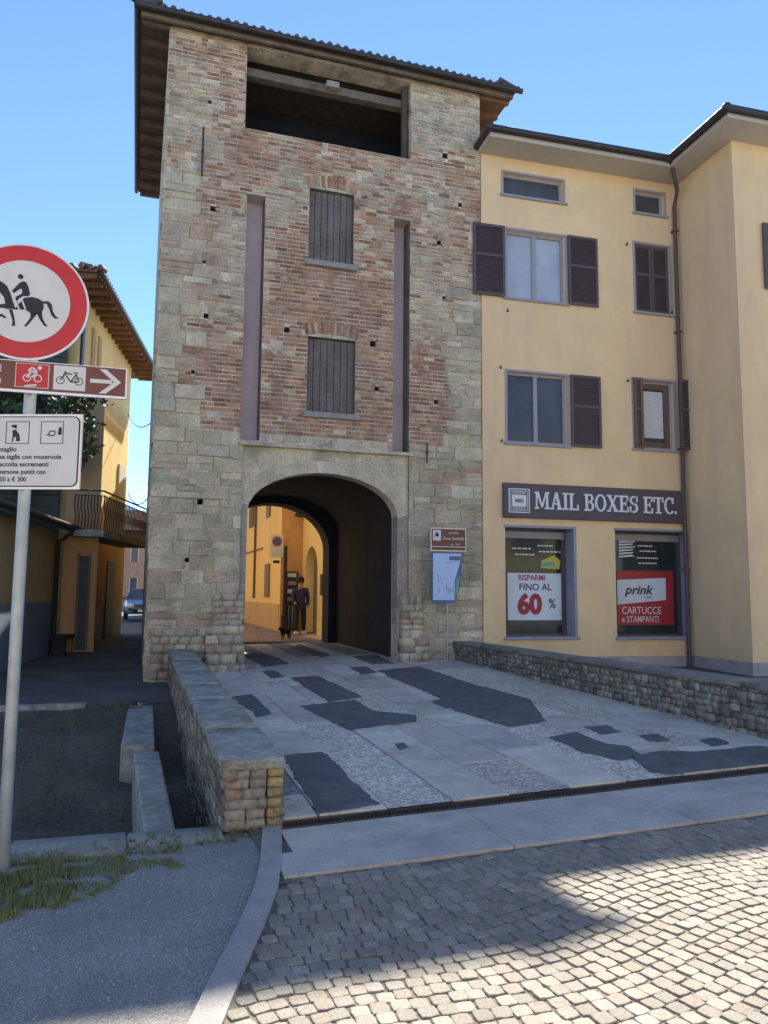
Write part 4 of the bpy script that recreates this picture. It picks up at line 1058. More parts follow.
def seg(a,b,c,e,wd,mt,y):
    p0,p1 = Vector(D(a,b)),Vector(D(c,e)); t = (p1-p0).normalized(); n2 = Vector((-t.y,t.x))*wd/2; mb.prism([tuple(p0-n2),tuple(p1-n2),tuple(p1+n2),tuple(p0+n2)],y,y+.001,mt,back=False)
for (cx1,) in ((61.5,),(80,)): ringD(cx1,.42,4.3,.8,'signk',Yd-.0012)
for s_ in [(61.5,.42,66,.68),(66,.68,73,.66),(66.5,.62,72,.38),(72,.38,77,.66),(77,.66,80,.42),(72,.38,80,.40),(64.5,.74,67.5,.70),(74.5,.72,78.5,.72)]: seg(*s_,.007,'signk',Yd-.0026)
ringD(28,.42,4.2,1.1,'sheet',Yd-.0024); ringD(39,.42,4.2,1.1,'sheet',Yd-.0024)
for s_ in [(28,.42,32,.66),(32,.66,38,.62),(33,.45,38,.62),(29,.66,33,.80),(33,.80,38,.66),(26,.12,38,.18)]: seg(*s_,.012,'sheet',Yd-.0036)
x,z = D(40.5,.80); mb.disc(x,z,.012,Yd-.0036,Yd-.0026,'sheet',14)
text_mb(mb,'1.2',S3(-8,380)[0],az0+.118,.042,'sheet',Yd-.001,bold=.01,sx=.8); text_mb(mb,'1.9',S3(-8,380)[0],az0+.035,.042,'sheet',Yd-.001,bold=.01,sx=.8)
mb.build('symbols',d)
# white panel with dog rules
Tp = rotT(-.66,5.0,-20)
wz0,wz1 = 2.205,2.66; wx1 = -.66+.345; wx0_ = -1.03
mb = MB(); mb.T = Tp; mb.box(wx0_,wx1,4.985,5.0,wz0,wz1,'alu')
def rrect(x0,x1,z0,z1,r_,n=6):
    P=[]
    for (cx,cz,a0) in ((x1-r_,z1-r_,0),(x0+r_,z1-r_,90),(x0+r_,z0+r_,180),(x1-r_,z0+r_,270)):
        for q in range(n+1): a=R(a0+90*q/n); P.append((cx+r_*math.cos(a),cz+r_*math.sin(a)))
    return P
mb.prism(rrect(wx0_+.008,wx1-.012,wz0+.014,wz1-.014,.04),4.982,4.9845,'signk'); mb.prism(rrect(wx0_+.014,wx1-.0185,wz0+.0205,wz1-.0205,.035),4.979,4.9815,'sheet'); d = mb.build('rules_panel',sp)
mb = MB(); mb.T = Tp; Yt = 4.9775
lx = S3(0,450)[0]+.045
def PP(fx,fz): # fx: 0..1 across px 0..78 ; fz from bottom
    return (-.66-.150+ (wx1+.66+.150)*fx, wz0+(wz1-wz0)*fz)
for (a,b) in ((.07,.36),(.50,.78)):
    p0,p1 = PP(a,.60),PP(b,.90); frame_ring(mb,p0[0],p1[0],p0[1],p1[1],.004,Yt,Yt+.001,'signk')
def q_(pts): mb.prism([PP(a,b) for a,b in pts],Yt,Yt+.001,'signk',back=False)
q_([(.12,.845),(.20,.86),(.20,.80),(.15,.82)]); q_([(.15,.78),(.19,.79),(.24,.72),(.25,.635),(.20,.635),(.20,.70),(.17,.68),(.165,.625),(.15,.625),(.155,.70)])
q_([(.72,.82),(.755,.82),(.76,.72),(.71,.72)]); q_([(.57,.73),(.59,.73),(.61,.775),(.68,.78),(.68,.765),(.62,.76),(.60,.715),(.575,.715)]); q_([(.60,.715),(.66,.72),(.68,.765),(.69,.76),(.67,.705),(.60,.70)])
for (s_,fz,xo) in [('al guinzaglio',.505,-.10),('grossa taglia con museruola',.408,-.125),('raccolta escrementi',.305,-.075),('I trasgressori puniti con',.205,-.17),('\u20ac 50 a \u20ac 300',.10,-.06)]:
    pass
for s_,fz,fx0,fx1 in [('guinzaglio',.50,-.13,.215),('grossa taglia con museruola',.40,-.13,.77),('raccolta escrementi',.30,-.02,.61),('i sersone puniti con',.20,-.02,.58),('\u20ac 50 a \u20ac 300',.10,-.04,.35)]:
    cu = bpy.data.curves.new('t','FONT'); cu.body = s_; ob = bpy.data.objects.new('t',cu); col.objects.link(ob); bpy.context.view_layer.update(); wd = ob.dimensions.x; bpy.data.objects.remove(ob)
    xa,za = PP(fx0,fz); xb,_ = PP(fx1,fz); kk = .030/.72
    text_mb(mb,s_,xa,za,.028,'signk',Yt,bold=.022,sx=(xb-xa)/(wd*.028/.72))
mb.build('lettering',d)
for z0_,z1_,y_ in ((2.41,2.45,5.001),(2.87,2.91,4.995)): mb = MB(); mb.box(-.72,-.60,y_,5.11,z0_,z1_,'steel'); mb.build('clamp',sp)

# ------------------------------------------------------------------ info sign by the gate
ip = thing('info_post',(5.84,14.1,.25),'thin post by the arch with a brown place sign above a blue town map','information sign')
mb = MB(); mb.tube([(5.84,14.1,.1),(5.84,14.1,2.9)],.022,'steel',10); mb.build('pole',ip)
mb = MB(); mb.box(5.47,6.22,14.045,14.07,2.46,2.91,'alu'); mb.box(5.485,6.205,14.038,14.044,2.475,2.895,'signb'); d = mb.build('place_sign',ip)
mb = MB(); mb.box(5.51,5.68,14.032,14.0375,2.66,2.87,'sheet'); mb.box(5.485,6.205,14.032,14.0375,2.535,2.55,'sheet')
mb.prism([(5.56,2.74),(5.63,2.74),(5.63,2.79),(5.595,2.83),(5.56,2.79)],14.028,14.0315,'signk')
text_mb(mb,'castello',5.95,2.80,.05,'sheet',14.034,align='CENTER'); text_mb(mb,'Porta Garibaldi',5.95,2.68,.065,'sheet',14.034,align='CENTER',bold=.01,sx=.8); text_mb(mb,'sec. XIV',5.98,2.575,.045,'sheet',14.034,align='CENTER'); mb.build('lettering',d)
mb = MB(); mb.prism([(5.50,1.42),(5.99,1.44),(6.09,1.75),(6.14,2.43),(5.50,2.43)],14.05,14.065,'mapd'); d = mb.build('town_map',ip)
mb = MB(); mb.prism([(5.52,1.50),(5.97,1.50),(5.98,1.9),(6.08,2.2),(6.12,2.41),(5.52,2.41)],14.045,14.0495,'mapb'); mb.box(5.86,6.1,14.041,14.0445,2.28,2.36,'mapd')
mb.prism([(5.98,1.56),(6.04,1.62),(6.09,2.0),(6.0,1.9)],14.041,14.0445,'mapg')
for q in range(26):
    a,b = U(5.55,5.9),U(1.55,2.25); mb.box(a,a+U(.03,.16),14.041,14.0445,b,b+.008,random.choice(['mapd','mapg','mapd','white'])) if q%3 else mb.box(a,a+.008,14.0415,14.0446,b,min(b+U(.03,.15),2.3),'mapd')
mb.build('printing',d)

# ------------------------------------------------------------------ beyond the gate
def wallbox(mb,x0,x1,y0,y1,z0,z1,m): mb.box(x0,x1,y0,y1,z0,z1,m)
mb = MB(); mb.quad((.9,20.6,.32),(9,20.6,.32),(9,60,.36),(.9,60,.36),'paving'); struct(mb.build('street'))
# right side, nearer house with the arched door (faces the street, -X)
hb = thing('town_house',(5.45,24,0.3),'ochre house with the tall arched doorway seen through the gate','house')
XH = 5.45
ya,yb_ = atX(317,600,XH).y, atX(303,600,XH).y
yd0,yd1 = ya,yb_-.25
zdt = atX(309,547,XH).z
mb = MB(); y0h,y1h = 21.2,26.15
prof = []
mb.quad((XH,y0h,0),(XH,y0h,6.3),(XH,yd0,6.3),(XH,yd0,0),'gold'); mb.quad((XH,yd1,0),(XH,yd1,6.3),(XH,y1h,6.3),(XH,y1h,0),'gold')
n_=12; ym=(yd0+yd1)/2; hw=(yd1-yd0)/2; zsp=zdt-hw*.9
pts=[(ym-hw*math.cos(math.pi*q/n_), zsp+hw*.9*math.sin(math.pi*q/n_)) for q in range(n_+1)]
for (a,b) in zip(pts,pts[1:]): mb.quad((XH,a[0],a[1]),(XH,a[0],6.3),(XH,b[0],6.3),(XH,b[0],b[1]),'gold')
for (a,b) in zip([(yd0,0)]+pts,pts+[(yd1,0)]): mb.quad((XH,a[0],a[1]),(XH,b[0],b[1]),(XH+.35,b[0],b[1]),(XH+.35,a[0],a[1]),'gold')
mb.quad((XH,y0h,0),(XH+5,y0h,0),(XH+5,y0h,6.3),(XH,y0h,6.3),'gold'); mb.quad((XH,y1h,0),(XH,y1h,6.3),(XH+5,y1h,6.3),(XH+5,y1h,0),'gold'); mb.quad((XH+5,y0h,0),(XH+5,y1h,0),(XH+5,y1h,6.3),(XH+5,y0h,6.3),'gold')
mb.build('wall',hb)
mb = MB(); mb.box(XH+.3,XH+.34,yd0,yd1,0,zdt,'doorg'); mb.build('door',hb)
mb = MB(); mb.box(XH-.35,XH+5.2,y0h-.1,y1h+.02,6.3,6.42,'wood'); mb.add([(XH-.4,y0h-.1,6.42),(XH+5.2,y0h-.1,6.42),(XH+5.2,y1h+.02,6.42),(XH-.4,y1h+.02,6.42),(XH+2.4,y0h-.1,7.3),(XH+2.4,y1h+.02,7.3)],[(0,3,5,4),(1,4,5,2),(0,4,1),(3,2,5)],'rooft'); mb.build('roof',hb)
yl = atX(324,585,XH).y; mb = MB(); mb.box(XH-.1,XH-.001,yl-.12,yl+.12,1.55,2.2,'door'); mb.build('letter_box',hb)
# corner house further along
XC = 4.70
hb = thing('town_house',(XC,26.2,0.3),'golden corner house beyond the person, with narrow windows and a round no-parking sign','house')
mb = MB(); mb.box(XC,XC+5,26.2,40,0,6.6,'gold'); mb.build('wall',hb)
mb = MB(); mb.box(XC+.012,XC+.75,26.17,26.198,.3,6.55,'orange'); mb.build('shaded_end_wall',hb)  # end face shade put into the orange colour, laid over the gold wall
mb = MB(); mb.box(XC-.03,XC+0.0,26.25,39.9,.1,1.25,'tan'); mb.build('plinth',hb)
mb = MB(); mb.box(XC-.4,XC+5.2,26.1,40.1,6.6,6.72,'wood'); mb.build('roof',hb)
def xc_win(pl,pr,yt_,yb2,mt='door',name='window'):
    a,b = atX(pl,yb2,XC),atX(pr,yt_,XC); y0,y1 = sorted((atX(pl,(yt_+yb2)/2,XC).y,atX(pr,(yt_+yb2)/2,XC).y)); zt_=atX((pl+pr)/2,yt_,XC).z; zb_=atX((pl+pr)/2,yb2,XC).z
    mb = MB(); mb.box(XC-.05,XC-.002,y0,y1,zb_,zt_,mt); mb.build(name,hb)
xc_win(265.5,270,564,597,'frameb'); xc_win(250.5,254.5,490,527,'shutw','shutter'); xc_win(267.5,271,490,517,'frameb','shutter')
mb = MB(); yy = atX(256,560,XC).y; mb.tube([(XC-.06,yy,1.4),(XC-.06,yy,6.4)],.05,'frameb',8); mb.build('downpipe',hb)
mb = MB(); zz = atX(250,553,XC).z; mb.tube([(XC-.05,30,zz),(XC-.05,39,zz+.05)],.03,'frameb',6); mb.build('cable',hb)
# no-parking sign sticks out from the corner
ns = thing('road_sign',(4.5,26.0,2.4),'small white panel with a round no-parking symbol, projecting from the golden corner','road sign')
c_ = atY(277,545,26.0); sx_=.30
mb = MB(); mb.box(c_.x-.22,c_.x+.22,26.0,26.02,c_.z-.42,c_.z+.36,'sheet'); mb.build('panel',ns)
mb = MB(); mb.disc(c_.x,c_.z+.12,.17,25.99,25.999,'signr',24); mb.disc(c_.x,c_.z+.12,.12,25.98,25.989,'mapd',24); mb.build('symbol',ns)
mb = MB(); mb.tube([(c_.x,26.03,c_.z-.3),(c_.x+.3,26.2,c_.z-.3)],.025,'iron',6); mb.build('bracket',ns); mb = MB(); mb.box(c_.x-.12,c_.x+.1,25.99,26.0,c_.z-.62,c_.z-.52,'iron'); mb.build('supplement_plate',ns)
# wall lamp under the arch end (dark thing at 300,515)
c_ = atY(352-52,514,25.9)
lp = thing('wall_lamp',(c_.x,25.9,c_.z),'dark lantern hanging high on the orange end wall beyond the gate','lamp')
mb = MB(); mb.tube([(c_.x-.05,25.85,c_.z-.1),(c_.x-.02,25.85,c_.z+.12)],.16,'iron',8,r2=.09); mb.build('lantern',lp)
mb = MB(); mb.tube([(c_.x-.02,25.85,c_.z+.1),(c_.x+.35,26.1,c_.z+.2)],.025,'iron',6); mb.build('bracket',lp)
# dark pole at the corner
pp = atZ(284,632,.33); mb = MB(); mb.tube([(pp.x,25.7,.3),(pp.x,25.7,3.2)],.06,'iron',10); mb.cbox(pp.x-.1,pp.x+.1,25.6,25.8,.3,.9,'iron',.02)
tag(mb.build('bollard_post',org=(pp.x,25.7,.3)),'dark iron post standing at the golden corner, left of the person','post')
# news rack behind the person
a = atY(288,590,25.9); b = atY(297,590,25.9)
nr = thing('display_rack',(a.x+.2,25.9,.33),'dark display rack with pale papers standing behind the person','rack')
mb = MB(); mb.box(a.x-.1,b.x+.05,25.92,26.02,.36,2.35,'door'); mb.build('back_panel',nr)
for q in range(4):
    mb = MB(); zz = 1.35+q*.27; mb.box(a.x-.04+U(0,.04),b.x-.03-U(0,.05),25.87,25.915,zz,zz+.13,'white' if q%2 else 'conc'); mb.build('paper',nr)
mb = MB()
for q in range(4): mb.tube([(a.x-.08+.12*q,25.88,.36),(a.x-.08+.12*q,25.88,1.2)],.018,'steel',6)
mb.build('rack_bars',nr)
# left side of that street (added out of view to bounce and block sun)
hb = thing('town_house',(.9,26,0.3),'pale yellow house added unseen to bounce and block sun, on the left side of the street behind the tower','house')
mb = MB(); mb.box(.45,1.0,20.62,42,0,7.2,'gold'); mb.build('wall',hb)
mb = MB(); mb.box(.4,1.2,20.63,42.1,7.2,7.35,'rooft'); mb.build('roof',hb)
for q in range(5):
    y = 24+q*3.4
    for z0 in (1.2,4.6): mb = MB(); mb.box(1.001,1.03,y,y+.9,z0,z0+1.4,'glass'); mb.box(1.001,1.06,y-.5,y-.02,z0-.02,z0+1.42,'green'); mb.box(1.001,1.06,y+.92,y+1.4,z0-.02,z0+1.42,'green'); mb.build('window',hb)
# closing house at the street's end
hb = thing('town_house',(3,44,0.3),'distant cream house closing the street beyond the gate','house')
mb = MB(); mb.box(1.2,9,44,50,0,8,'gold'); mb.build('wall',hb)
mb = MB(); mb.box(1.0,9.2,43.8,50.2,8,8.15,'rooft'); mb.build('roof',hb)

# ------------------------------------------------------------------ left alley
ZA = .28
AD = R(10.1); ad = Vector((math.sin(AD),math.cos(AD),0)); an = Vector((math.cos(AD),-math.sin(AD),0)); P0 = Vector((-1.60,20.0,0))
TA = Matrix(((ad.x,-an.x,0,P0.x),(ad.y,-an.y,0,P0.y),(0,0,1,0),(0,0,0,1)))   # x along alley, y into the building
ah = thing('alley_house',(-1.6,20,ZA),'lemon house with its shaded part coloured tan, in the left alley, with a balcony and deep tiled eaves','house')
def LA(): m = MB(); m.T = TA; return m
m = LA(); m.box(0,6.75,0,5,-.2,9.25,'lemon'); m.build('wall',ah)
m = LA(); m.box(.05,6.8,-.02,-.001,-.2,1.2,'plinthg'); m.build('plinth',ah)
# projecting lower wing, added for a shaded wall part; shade put into tan
x0w,x1w = atY(75,550,19.6).x, atY(103,450,19.6).x
mb = MB(); mb.hexa([(x0w-.25,19.6,-.2),(x1w,19.6,-.2),(x1w-.13,22.6,-.2),(x0w-.25,22.6,-.2),(x0w-.25,19.6,6.9),(x1w,19.6,6.4),(x1w-.13,22.6,6.4),(x0w-.25,22.6,6.9)],'tan'); mb.build('shade_wing',ah)
# ground floor colour and doors
zb_ = 3.35
mb = MB(); mb.box(x0w-.24,x1w-.005,19.58,19.598,.2,zb_,'orange'); mb.build('ground_floor_front',ah)
m = LA(); m.box(3.1,6.74,-.04,-.021,1.2,zb_,'orange'); m.build('ground_floor_side',ah)
a = atY(78,600,19.55).x; b = atY(87,600,19.55).x; mb = MB(); mb.box(a,b,19.54,19.579,.25,2.45,'door'); mb.box(a-.05,a,19.53,19.579,.25,2.5,'frameb'); mb.box(b,b+.05,19.53,19.579,.25,2.5,'frameb'); mb.build('door',ah)
m = LA(); m.box(4.2,5.2,-.07,-.041,.2,2.5,'door'); m.build('door',ah)
m = LA(); m.box(.25,.45,-.05,-.001,7.0,9.0,'gutter'); m.build('shutter',ah)
for q in (1.3,2.0): m = LA(); m.box(q,q+.30,-.05,-.001,6.9,8.6,'tan'); m.build('shutter',ah)
m = LA(); m.box(5.3,6.1,-.06,-.001,3.9,5.6,'curtain'); m.build('window',ah)
# balcony
bx0,bx1 = atY(78,500,19.2).x, atY(105,500,19.2).x
e1 = atX(150,543,.33); 
B0 = Vector((bx0-.05,19.1,0)); B1 = Vector((bx1,19.1,0)); 
v = ray(152,543); zbal = atY(105,530,19.1).z; far = atZ(152,543,zbal); B2 = Vector((far.x,far.y,0))
bl = MB(); 
inn = [Vector((bx0-.05,19.7,0)), Vector((B2.x-1.0,B2.y,0))]
bl.flat([(B0.x,B0.y),(B1.x,B1.y),(B2.x,B2.y),(B2.x-.9,B2.y),(B0.x,19.65)],zbal-.16,zbal,'conc'); bal = bl.build('balcony',ah)
rl = MB(); zr = zbal+.92
rl.tube([(B0.x,B0.y+.03,zr),(B1.x-.03,B1.y+.03,zr),(B2.x-.03,B2.y,zr)],.022,'rail',6); rl.tube([(B0.x,B0.y+.03,zr-.12),(B1.x-.03,B1.y+.03,zr-.12),(B2.x-.03,B2.y,zr-.12)],.012,'rail',6)
def balu(p): rl.tube([(p.x,p.y,zbal),(p.x+.03,p.y-.03,zbal+.3),(p.x-.02,p.y+.02,zbal+.55),(p.x,p.y,zr-.1)],.016,'rail',5)
nb = 9
for q in range(nb+1): balu(B0.lerp(B1,q/nb)+Vector((0,.03,0)))
nb = int((B2-B1).length/.13)
for q in range(1,nb): balu(B1.lerp(B2,q/nb)+Vector((-.03,0,0)))
rl.build('railing',bal)
# roof with deep eaves
m = LA(); ez = 9.25
m.add([(-1.0,-.62,ez),(8.4,-.62,ez),(8.4,5.6,ez),(-1.0,5.6,ez),(2.1,2.5,ez+.95),(5.3,2.5,ez+.95)],[(0,1,5,4),(1,2,5),(2,3,4,5),(3,0,4)],'rooft')
m.quad((-1,-.62,ez-.06),(-1,5.6,ez-.06),(8.4,5.6,ez-.06),(8.4,-.62,ez-.06),'woodr')
m.quad((-1,-.62,ez-.06),(8.4,-.62,ez-.06),(8.4,-.62,ez),(-1,-.62,ez),'rooft'); m.quad((-1,-.62,ez-.06),(-1,-.62,ez),(-1,5.6,ez),(-1,5.6,ez-.06),'rooft')
x = -1.0
while x < 8.4: m.tube([(x+.1,-.72,ez+.02),(x+.1,-.2,ez+.15)],.07,'rooft',6); x += .21
y = -.7
while y < 5.5: m.tube([(-1.08,y,ez+.03),(-.6,y,ez+.14)],.07,'rooft',6); y += .22
roof = m.build('roof',ah)
for q in range(19):
    x = -.9+q*.5; m = LA(); m.hexa([(x,-.6,ez-.18),(x+.09,-.6,ez-.18),(x+.09,.02,ez-.18),(x,.02,ez-.18),(x,-.6,ez-.065),(x+.09,-.6,ez-.065),(x+.09,.02,ez-.065),(x,.02,ez-.065)],'woodr'); m.build('rafter',roof)
m = LA(); m.tube([(-1.0,-.72,ez-.06),(8.4,-.72,ez-.06)],.055,'gutter',8); m.build('gutter',roof)

# low dark lean-to building on the far left
lb = thing('low_house',(-2.3,16,ZA),'low ochre outbuilding at far left with blue-grey base and dark lean-to roof','outbuilding')
Q0 = Vector((-3.05,11.8,0)); Q1 = Vector((-1.72,20.6,0))
Q0 = Vector((-2.94,12.6,0)); Q1 = Vector((-1.80,19.55,0)); qd = (Q1-Q0).normalized(); qL = (Q1-Q0).length
TL = Matrix(((qd.x,-qd.y,0,Q0.x),(qd.y,qd.x,0,Q0.y),(0,0,1,0),(0,0,0,1)))
m = MB(); m.T = TL; m.box(0,qL,0,4,-.2,3.0,'ochre'); m.build('wall',lb)
m = MB(); m.T = TL; m.box(0,qL,-.03,-.001,-.2,1.38,'blueplinth'); m.build('plinth',lb)
m = MB(); m.T = TL; m.hexa([(-.3,-.45,2.96),(qL,-.45,2.96),(qL,4,4.5),(-.3,4,4.5),(-.3,-.45,3.1),(qL,-.45,3.1),(qL,4,4.64),(-.3,4,4.64)],'green'); rfz = m.build('roof',lb)
m = MB(); m.T = TL; m.tube([(-.3,-.5,3.08),(qL,-.5,3.08)],.06,'gutter',8); m.build('gutter',rfz)
m = MB(); m.T = TL; xx = qL-.25; m.tube([(xx,-.5,3.05),(xx,-.1,2.75),(xx,-.1,.1)],.055,'gutter',8); m.build('downpipe',lb)
m = MB(); m.T = TL; m.cbox(qL-.7,qL+.3,-.5,-.15,.55,.62,'iron',.01); m.box(qL-.6,qL-.52,-.45,-.2,.02,.55,'iron'); m.box(qL+.1,qL+.18,-.45,-.2,.02,.55,'iron')
tag(m.build('bench',org=tuple(TL@Vector((qL-.2,-.3,0)))),'small dark bench against the blue-grey base at the alley mouth','bench')
# tall dark-green shuttered house front behind the signs
dg = thing('shuttered_house',(-4,19.7,ZA),'dark green clad house front behind the signs at the far left','house')
mb = MB(); mb.box(-12,-1.80,19.66,19.9,0,7.7,'green')
mb.build('wall',dg)
mb = MB()
for q in range(28): mb.box(-5.0,-1.81,19.62,19.66,3.6+q*.14,3.6+q*.14+.10,'green')
mb.build('slatted_cladding',dg)
mb = MB(); mb.box(-12.2,-1.8,19.6,20.0,7.7,7.8,'rooft'); mb.build('roof',dg)
# tree
def tree(name,loc,trunk_h,blobs,nleaf,label,ls=.10):
    t = thing(name,loc,label,'tree'); b = Vector(loc); mb = MB()
    top = b+Vector((.1,.1,trunk_h)); mb.tube([b,b.lerp(top,.5)+Vector((.06,0,0)),top],.13,'bark',8,r2=.07)
    for (c,r_) in blobs:
        c = Vector(c); mb.tube([top,(top+c)/2+Vector((0,0,.1)),c],.05,'bark',6,r2=.015)
    mb.build('trunk',t); mb = MB(); tot = sum(r_**2 for _,r_ in blobs)
    for (c,r_) in blobs:
        c = Vector(c)
        for k in range(int(nleaf*r_*r_/tot)):
            d = Vector((random.gauss(0,1),random.gauss(0,1),random.gauss(0,1))).normalized(); q = U(.45,1.05)
            p = c+d*r_*q
            if noise.noise(p*1.6) < -.12: continue
            s = ls*U(.6,1.3); n1 = Vector((U(-1,1),U(-1,1),U(-1,1))).normalized(); n2 = n1.cross(d).normalized() if n1.cross(d).length > .01 else Vector((1,0,0))
            cc = jc(random.choice([(.05,.09,.03),(.035,.07,.025),(.07,.11,.04),(.045,.08,.04)]),.2,.08)
            mb.add([p,p+n1*s+n2*s*.5,p+n1*s*2,p+n1*s-n2*s*.5],[(0,1,2,3)],'leaf',cc)
    mb.build('crown',t); return t
tree('tree',(-2.6,18.9,ZA),4.4,[((-2.6,18.7,5.6),.95),((-1.75,18.6,5.35),.62),((-1.35,18.5,5.85),.42),((-3.5,18.9,5.4),1.0),((-1.55,18.6,4.75),.42),((-2.5,18.8,4.7),.8),((-1.2,18.5,5.45),.38),((-1.0,18.45,5.9),.3),((-1.3,18.5,4.95),.42)],9000,'small dark green tree behind the road signs in front of the alley house',.075)

# far houses and car in the alley
fh = thing('far_house',(.6,62,.35),'distant pinkish house with red roof closing the left alley','house')
mb = MB(); mb.box(-3.5,6,62,70,0,6.4,'pink'); mb.build('wall',fh)
mb = MB(); mb.add([(-3.8,61.5,6.3),(6.3,61.5,6.3),(6.3,66,8.3),(-3.8,66,8.3),(6.3,70.5,6.3),(-3.8,70.5,6.3)],[(0,1,2,3),(3,2,4,5)],'rooft'); mb.quad((-3.8,61.5,6.15),(6.3,61.5,6.15),(6.3,61.5,6.3),(-3.8,61.5,6.3),'wood'); mb.build('roof',fh)
for q in range(5):
    for z0 in (1.2,3.9): mb = MB(); x = -2.6+q*1.1; mb.box(x,x+.5,61.96,61.999,z0,z0+1.5,'glass'); mb.box(x-.06,x,61.95,61.999,z0,z0+1.5,'curtain'); mb.box(x+.5,x+.56,61.95,61.999,z0,z0+1.5,'curtain'); mb.build('window',fh)
ca = Vector((.42,39.5,.33)); ck = thing('parked_car',tuple(ca),'dark blue-grey hatchback parked nose towards the camera at the end of the alley','car')
def car():
    # body from cross sections along y (front = -y)
    secs = [(-2.0,.35,.62,.70),(-1.92,.28,.74,.82),(-1.2,.25,.92,.86),(-.95,.25,.96,.87),(.9,.25,.98,.87),(1.8,.27,.96,.85),(1.98,.35,.85,.78)]
    mb = MB(); mb.T = Matrix.Translation(ca); vs=[]; fs=[]
    for (y,zb2,zt2,hw2) in secs:
        pr = [(-hw2*.93,zb2),(-hw2,zb2+.15),(-hw2,zt2-.18),(-hw2*.9,zt2),(hw2*.9,zt2),(hw2,zt2-.18),(hw2,zb2+.15),(hw2*.93,zb2)]
        vs += [(x,y,z) for x,z in pr]
    for i in range(len(secs)-1):
        for k in range(8): fs.append((i*8+k,i*8+(k+1)%8,(i+1)*8+(k+1)%8,(i+1)*8+k))
    fs += [tuple(range(8)),tuple(range(len(vs)-1,len(vs)-9,-1))]
    mb.add(vs,fs,'carp')
    # roof
    cab = [(-.95,.97,.80),(-.25,1.42,.62),(.9,1.45,.62),(1.75,.97,.76)]
    mb.add([(-.60,-.30,1.44),(.60,-.30,1.44),(.60,1.0,1.46),(-.60,1.0,1.46),(-.60,-.30,1.39),(.60,-.30,1.39),(.60,1.0,1.40),(-.60,1.0,1.40)],[(0,1,2,3),(7,6,5,4),(0,4,5,1),(1,5,6,2),(2,6,7,3),(3,7,4,0)],'carp')
    for s in (-1,1): mb.tube([(s*.78,-.98,.95),(s*.61,-.30,1.41)],.03,'carp',6); mb.tube([(s*.61,1.0,1.41),(s*.76,1.75,.95)],.05,'carp',6); mb.tube([(s*.79,.3,.96),(s*.62,.3,1.41)],.03,'carp',6)
    mb.build('body',ck)
    mb = MB(); mb.T = Matrix.Translation(ca)
    mb.add([(-.77,-.97,.955),(.77,-.97,.955),(.60,-.29,1.41),(-.60,-.29,1.41),(-.60,1.0,1.41),(.60,1.0,1.41),(.74,1.74,.955),(-.74,1.74,.955)],[(0,1,2,3),(4,5,6,7),(0,3,4,7),(1,6,5,2)],'glass'); mb.build('windows',ck)
    for s in (-1,1):
        mb = MB(); mb.T = Matrix.Translation(ca); mb.rock(s*.6,-1.93,.66,.32,.16,.17,'lens',rnd=.5,jit=.02); mb.build('headlight',ck)
        mb = MB(); mb.T = Matrix.Translation(ca); mb.rock(s*.93,-.75,1.0,.2,.12,.13,'carp',rnd=.4,jit=.02); mb.build('wing_mirror',ck)
        for y in (-1.25,1.25): mb = MB(); mb.T = Matrix.Translation(ca); mb.tube([(s*.70,y,.31),(s*.885,y,.31)],.31,'tyre',20); mb.tube([(s*.80,y,.31),(s*.893,y,.31)],.19,'alu',14); mb.build('wheel',ck)
    mb = MB(); mb.T = Matrix.Translation(ca); mb.cbox(-.5,.5,-2.02,-1.95,.33,.50,'tyre',.02); mb.box(-.3,.3,-2.0,-1.94,.6,.66,'tyre'); mb.build('grille',ck)
    mb = MB(); mb.T = Matrix.Translation(ca); mb.box(-.26,.26,-2.035,-2.021,.38,.48,'white'); mb.build('number_plate',ck)
car()
# cables across the alley
def cable(p,q,label):
    p=Vector(p);q=Vector(q); mb = MB(); mb.tube([p.lerp(q,t/8)-Vector((0,0,.25*4*(t/8)*(1-t/8))) for t in range(9)],.014,'iron',5); tag(mb.build('overhead_cable',org=tuple(p)),label,'cable')
a = atY(128,414,26); b = atY(156,420,20); cable(tuple(a),(.21,20.4,b.z),'thin black cable high across the alley from lemon wall to tower')
a = atY(128,493,26); b = atY(156,497,20); cable(tuple(a),(.21,20.4,b.z),'thin black cable low across the alley just above the balcony rail')

# ------------------------------------------------------------------ person and dog
def skin_mesh(name, verts, edges, radii, m, parent, sub=2, root=0):
    me = bpy.data.meshes.new(name); me.from_pydata(verts,edges,[]); o = bpy.data.objects.new(name,me); col.objects.link(o)
    md = o.modifiers.new('s','SKIN'); md.use_smooth_shade = True
    for i,r_ in enumerate(radii):
        rr = r_ if isinstance(r_,tuple) else (r_,r_); me.skin_vertices[0].data[i].radius = rr; me.skin_vertices[0].data[i].use_root = (i==root)
    sb = o.modifiers.new('u','SUBSURF'); sb.levels = sub; sb.render_levels = sub
    dg_ = bpy.context.evaluated_depsgraph_get(); me2 = bpy.data.meshes.new_from_object(o.evaluated_get(dg_)); bpy.data.objects.remove(o)
    me2.materials.clear(); me2.materials.append(M[m]); o = bpy.data.objects.new(name,me2); col.objects.link(o)
    for p_ in me2.polygons: p_.use_smooth = True
    if parent: o.parent = parent
    return o
pb = atZ(299.5,634,.34); pl = Vector((pb.x,pb.y,.33))
pr = thing('person',tuple(pl),'person standing in dark jacket and trousers with pale shoes, beyond the gate','person')
